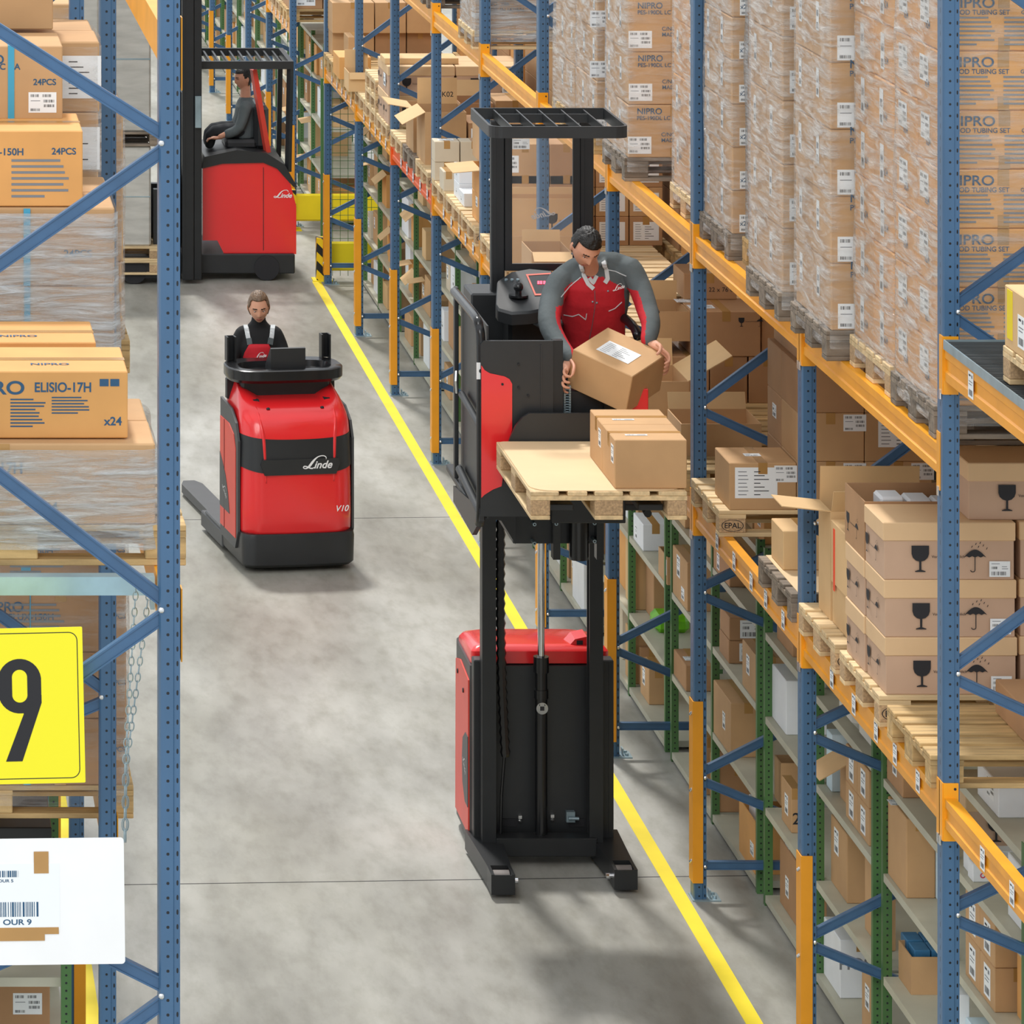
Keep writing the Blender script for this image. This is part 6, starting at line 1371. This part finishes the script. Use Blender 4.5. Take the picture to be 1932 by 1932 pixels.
mb = MB(); head_into(mb, Mh, sc); mb.tube([(3.88, 44.45, 1.92), (3.88, 44.45, 1.78)], [.05, .06], 12)
for y in (44.27, 44.63): mb.tube([(3.86, y, 1.74), (3.80, y-.02, 1.52), (3.60, y, 1.42)], [.045, .038, .028], 10, dome=True); mb.ball((3.55, y, 1.41), (.05, .035, .02)); [mb.tube([(3.52, y-.027+.018*k, 1.41), (3.48, y-.027+.018*k, 1.40), (3.465, y-.027+.018*k, 1.375)], .0085, 8, dome=True) for k in range(4)]
mb.loft([((3.88, 44.45, 1.42), (.09, 0, 0), (0, .14, 0)), ((3.88, 44.45, 1.74), (.08, 0, 0), (0, .15, 0))]); fuse(mb, 'body', .006, ['skin_man', 'lips', 'brow'], face_pick(Mh.inverted(), sc), DV, 2)
hair(DV, Mh, sc, 'hair_dark', lambda b: b.z > .055 or (b.y > -.03 and b.z > 0) or (b.y > .02 and b.z > -.07), 1.08)
jb = MB(); jb.loft([((3.86, 44.45, 1.40), (.12, 0, 0), (0, .17, 0)), ((3.87, 44.45, 1.55), (.115, 0, 0), (0, .165, 0)), ((3.88, 44.45, 1.72), (.105, 0, 0), (0, .19, 0)), ((3.88, 44.45, 1.81), (.06, 0, 0), (0, .09, 0))], 18)
for y in (44.27, 44.63): jb.tube([(3.87, y, 1.73), (3.80, y-.02, 1.52), (3.68, y, 1.45)], [.065, .055, .05], 12, dome=True, sub=3)
fuse(jb, 'shirt', .01, ['cloth_grey'], None, DV, 3)
mb = MB()
for y in (44.36, 44.54): mb.tube([(3.84, y, 1.47), (3.55, y, 1.46), (3.50, y, 1.34)], [.085, .07, .055], 12, dome=True, sub=3)
fuse(mb, 'trousers', .012, ['cloth_trouser'], None, DV, 3)
fl_ = []
for j in range(2): clone(pn, 'pallet on the reach truck forks near the floor, %s' % ['lower', 'upper'][j], (1.78, 43.66, .101+.145*j if j else .101)).location.z = [.101, .2455][j]
def gl(label, z, h):
    r = thing('wrapped_goods', label, 'wrapped goods', (1.80, 43.68, z), 0, 'grey goods on the reach truck')
    m = MB(); m.box(.0, .52, 0, .76, 0, h, bev=.02); me = m.mesh('bale', ['wrap_grey'])
    put('bale', me, r, (0, 0, 0)); put('bale', me, r, (.53, 0, 0)); m = MB(); m.box(.535, 1.045, -.003, 0, h*.49, h*.5); m.done('strap', ['galv'], r); return r
gl('grey wrapped goods low on the reach truck, behind the left upright', .390, 1.02)
clone(po, 'thin pallet between the two grey goods on the reach truck', (1.78, 43.66, 1.4105)); gl('upper grey wrapped goods on the reach truck, reaching the top edge', 1.555, 1.5)

# ================================================================== the cartons that show least become one mass
import zlib
REST = {1558524875,1258290888,3173053852,190299104,2102787391,1757774531,3747426237,937231873,3418801397,272939362,2497593399,1694791757,812973674,4285360309,1330391727,3132396638,2742003947,2846702003,2887205517,3164833875,3205427040,1121728344,2924943577,433042855,4048526363,223633135,3604358008,1380768301,4237190805,1727488354,2744574551,4092591916,460314256,1022781939,3094122662,1236707548,2529190301,566928651,3824540293,1507456834,929657816,753683546,3401296864,2630684224,1054456451,2302744573,1640054337,2648374453,1180205346,3267524727,1811989711,4135174968,857227277,288076810,2787209372,1679691538,3727827669,2961352271,2869402061,1846763727,1297120887,455531479,58294070,2898832202,1970794706,2845938966,868180201,2000319264,3427798699,1000754301,1550285662,3803055444,3398076396,1011115373,2250721212,3448270231,2044847278,1211375697,2697537189,1641998956,1464207572,3112204294,710165235,585798473,2069103211,1821294415,2781865053,1497264241,1479862589,1845472534,3444363388,3484615384,2265327571,1708219743,876344394,2136100137,1942475085,1203419645,1917570943,3200822233,3327447868,3724500945,305841569,897434218,250147709,3598918956,1529268338,3567516154,3450902306,3987973885,182164134,1194307791,3917157488,3772281616,2320294008,2534559455,4005698901,909664688,2398736911,2974128399,4247077127,4083817220,2602748465,3762674071,1653469004,1986894278,2919375936,278789924,2216079361,2536884108,2467935929,2811962896,1740851651,1367484485,2120554558,849124159,3518264667,2001493782,3274198441,2865167389,3512428200,1975199604,2861386483,3169586239,2313608105,1652025865,4126977779,3970529115,728189125,1272053008,2504661798,540671392,1097422879,4238134453,342780778,61108779,2381740785,1340053735,312090163,2846547479,2035293417,1595369419,2535068370}
def merge_rest():
    rest = [o for o in bpy.data.objects if o.parent is None and o.name.split('.')[0] == 'carton' and zlib.crc32(o['label'].encode()) in REST]
    if not rest: return
    bm = bmesh.new(); ms_ = []; kill = []
    bpy.context.view_layer.update()
    kids = {}
    for o in bpy.data.objects:
        if o.parent is not None: kids.setdefault(o.parent.name, []).append(o)
    def add(o):
        m = rp(o); ix = []
        for k in o.data.materials:
            if k not in ms_: ms_.append(k)
            ix.append(ms_.index(k))
        b = bmesh.new(); b.from_mesh(o.data); vm = [bm.verts.new(m @ v.co) for v in b.verts]; b.verts.index_update()
        for f in b.faces:
            try: g = bm.faces.new([vm[v.index] for v in f.verts]); g.material_index = ix[f.material_index] if ix else 0
            except ValueError: pass
        b.free(); kill.append(o)
        for c in kids.get(o.name, []): add(c)
    for o in rest: add(o)
    me = bpy.data.meshes.new('carton'); bm.to_mesh(me); bm.free()
    for k in ms_: me.materials.append(k)
    for o in kill: bpy.data.objects.remove(o)
    q = bpy.data.objects.new('background_carton', me); C.objects.link(q); q['kind'] = 'stuff'
    q['label'] = 'remaining small cartons deep in the racks and far shelving'; q['category'] = 'cartons'
merge_rest()
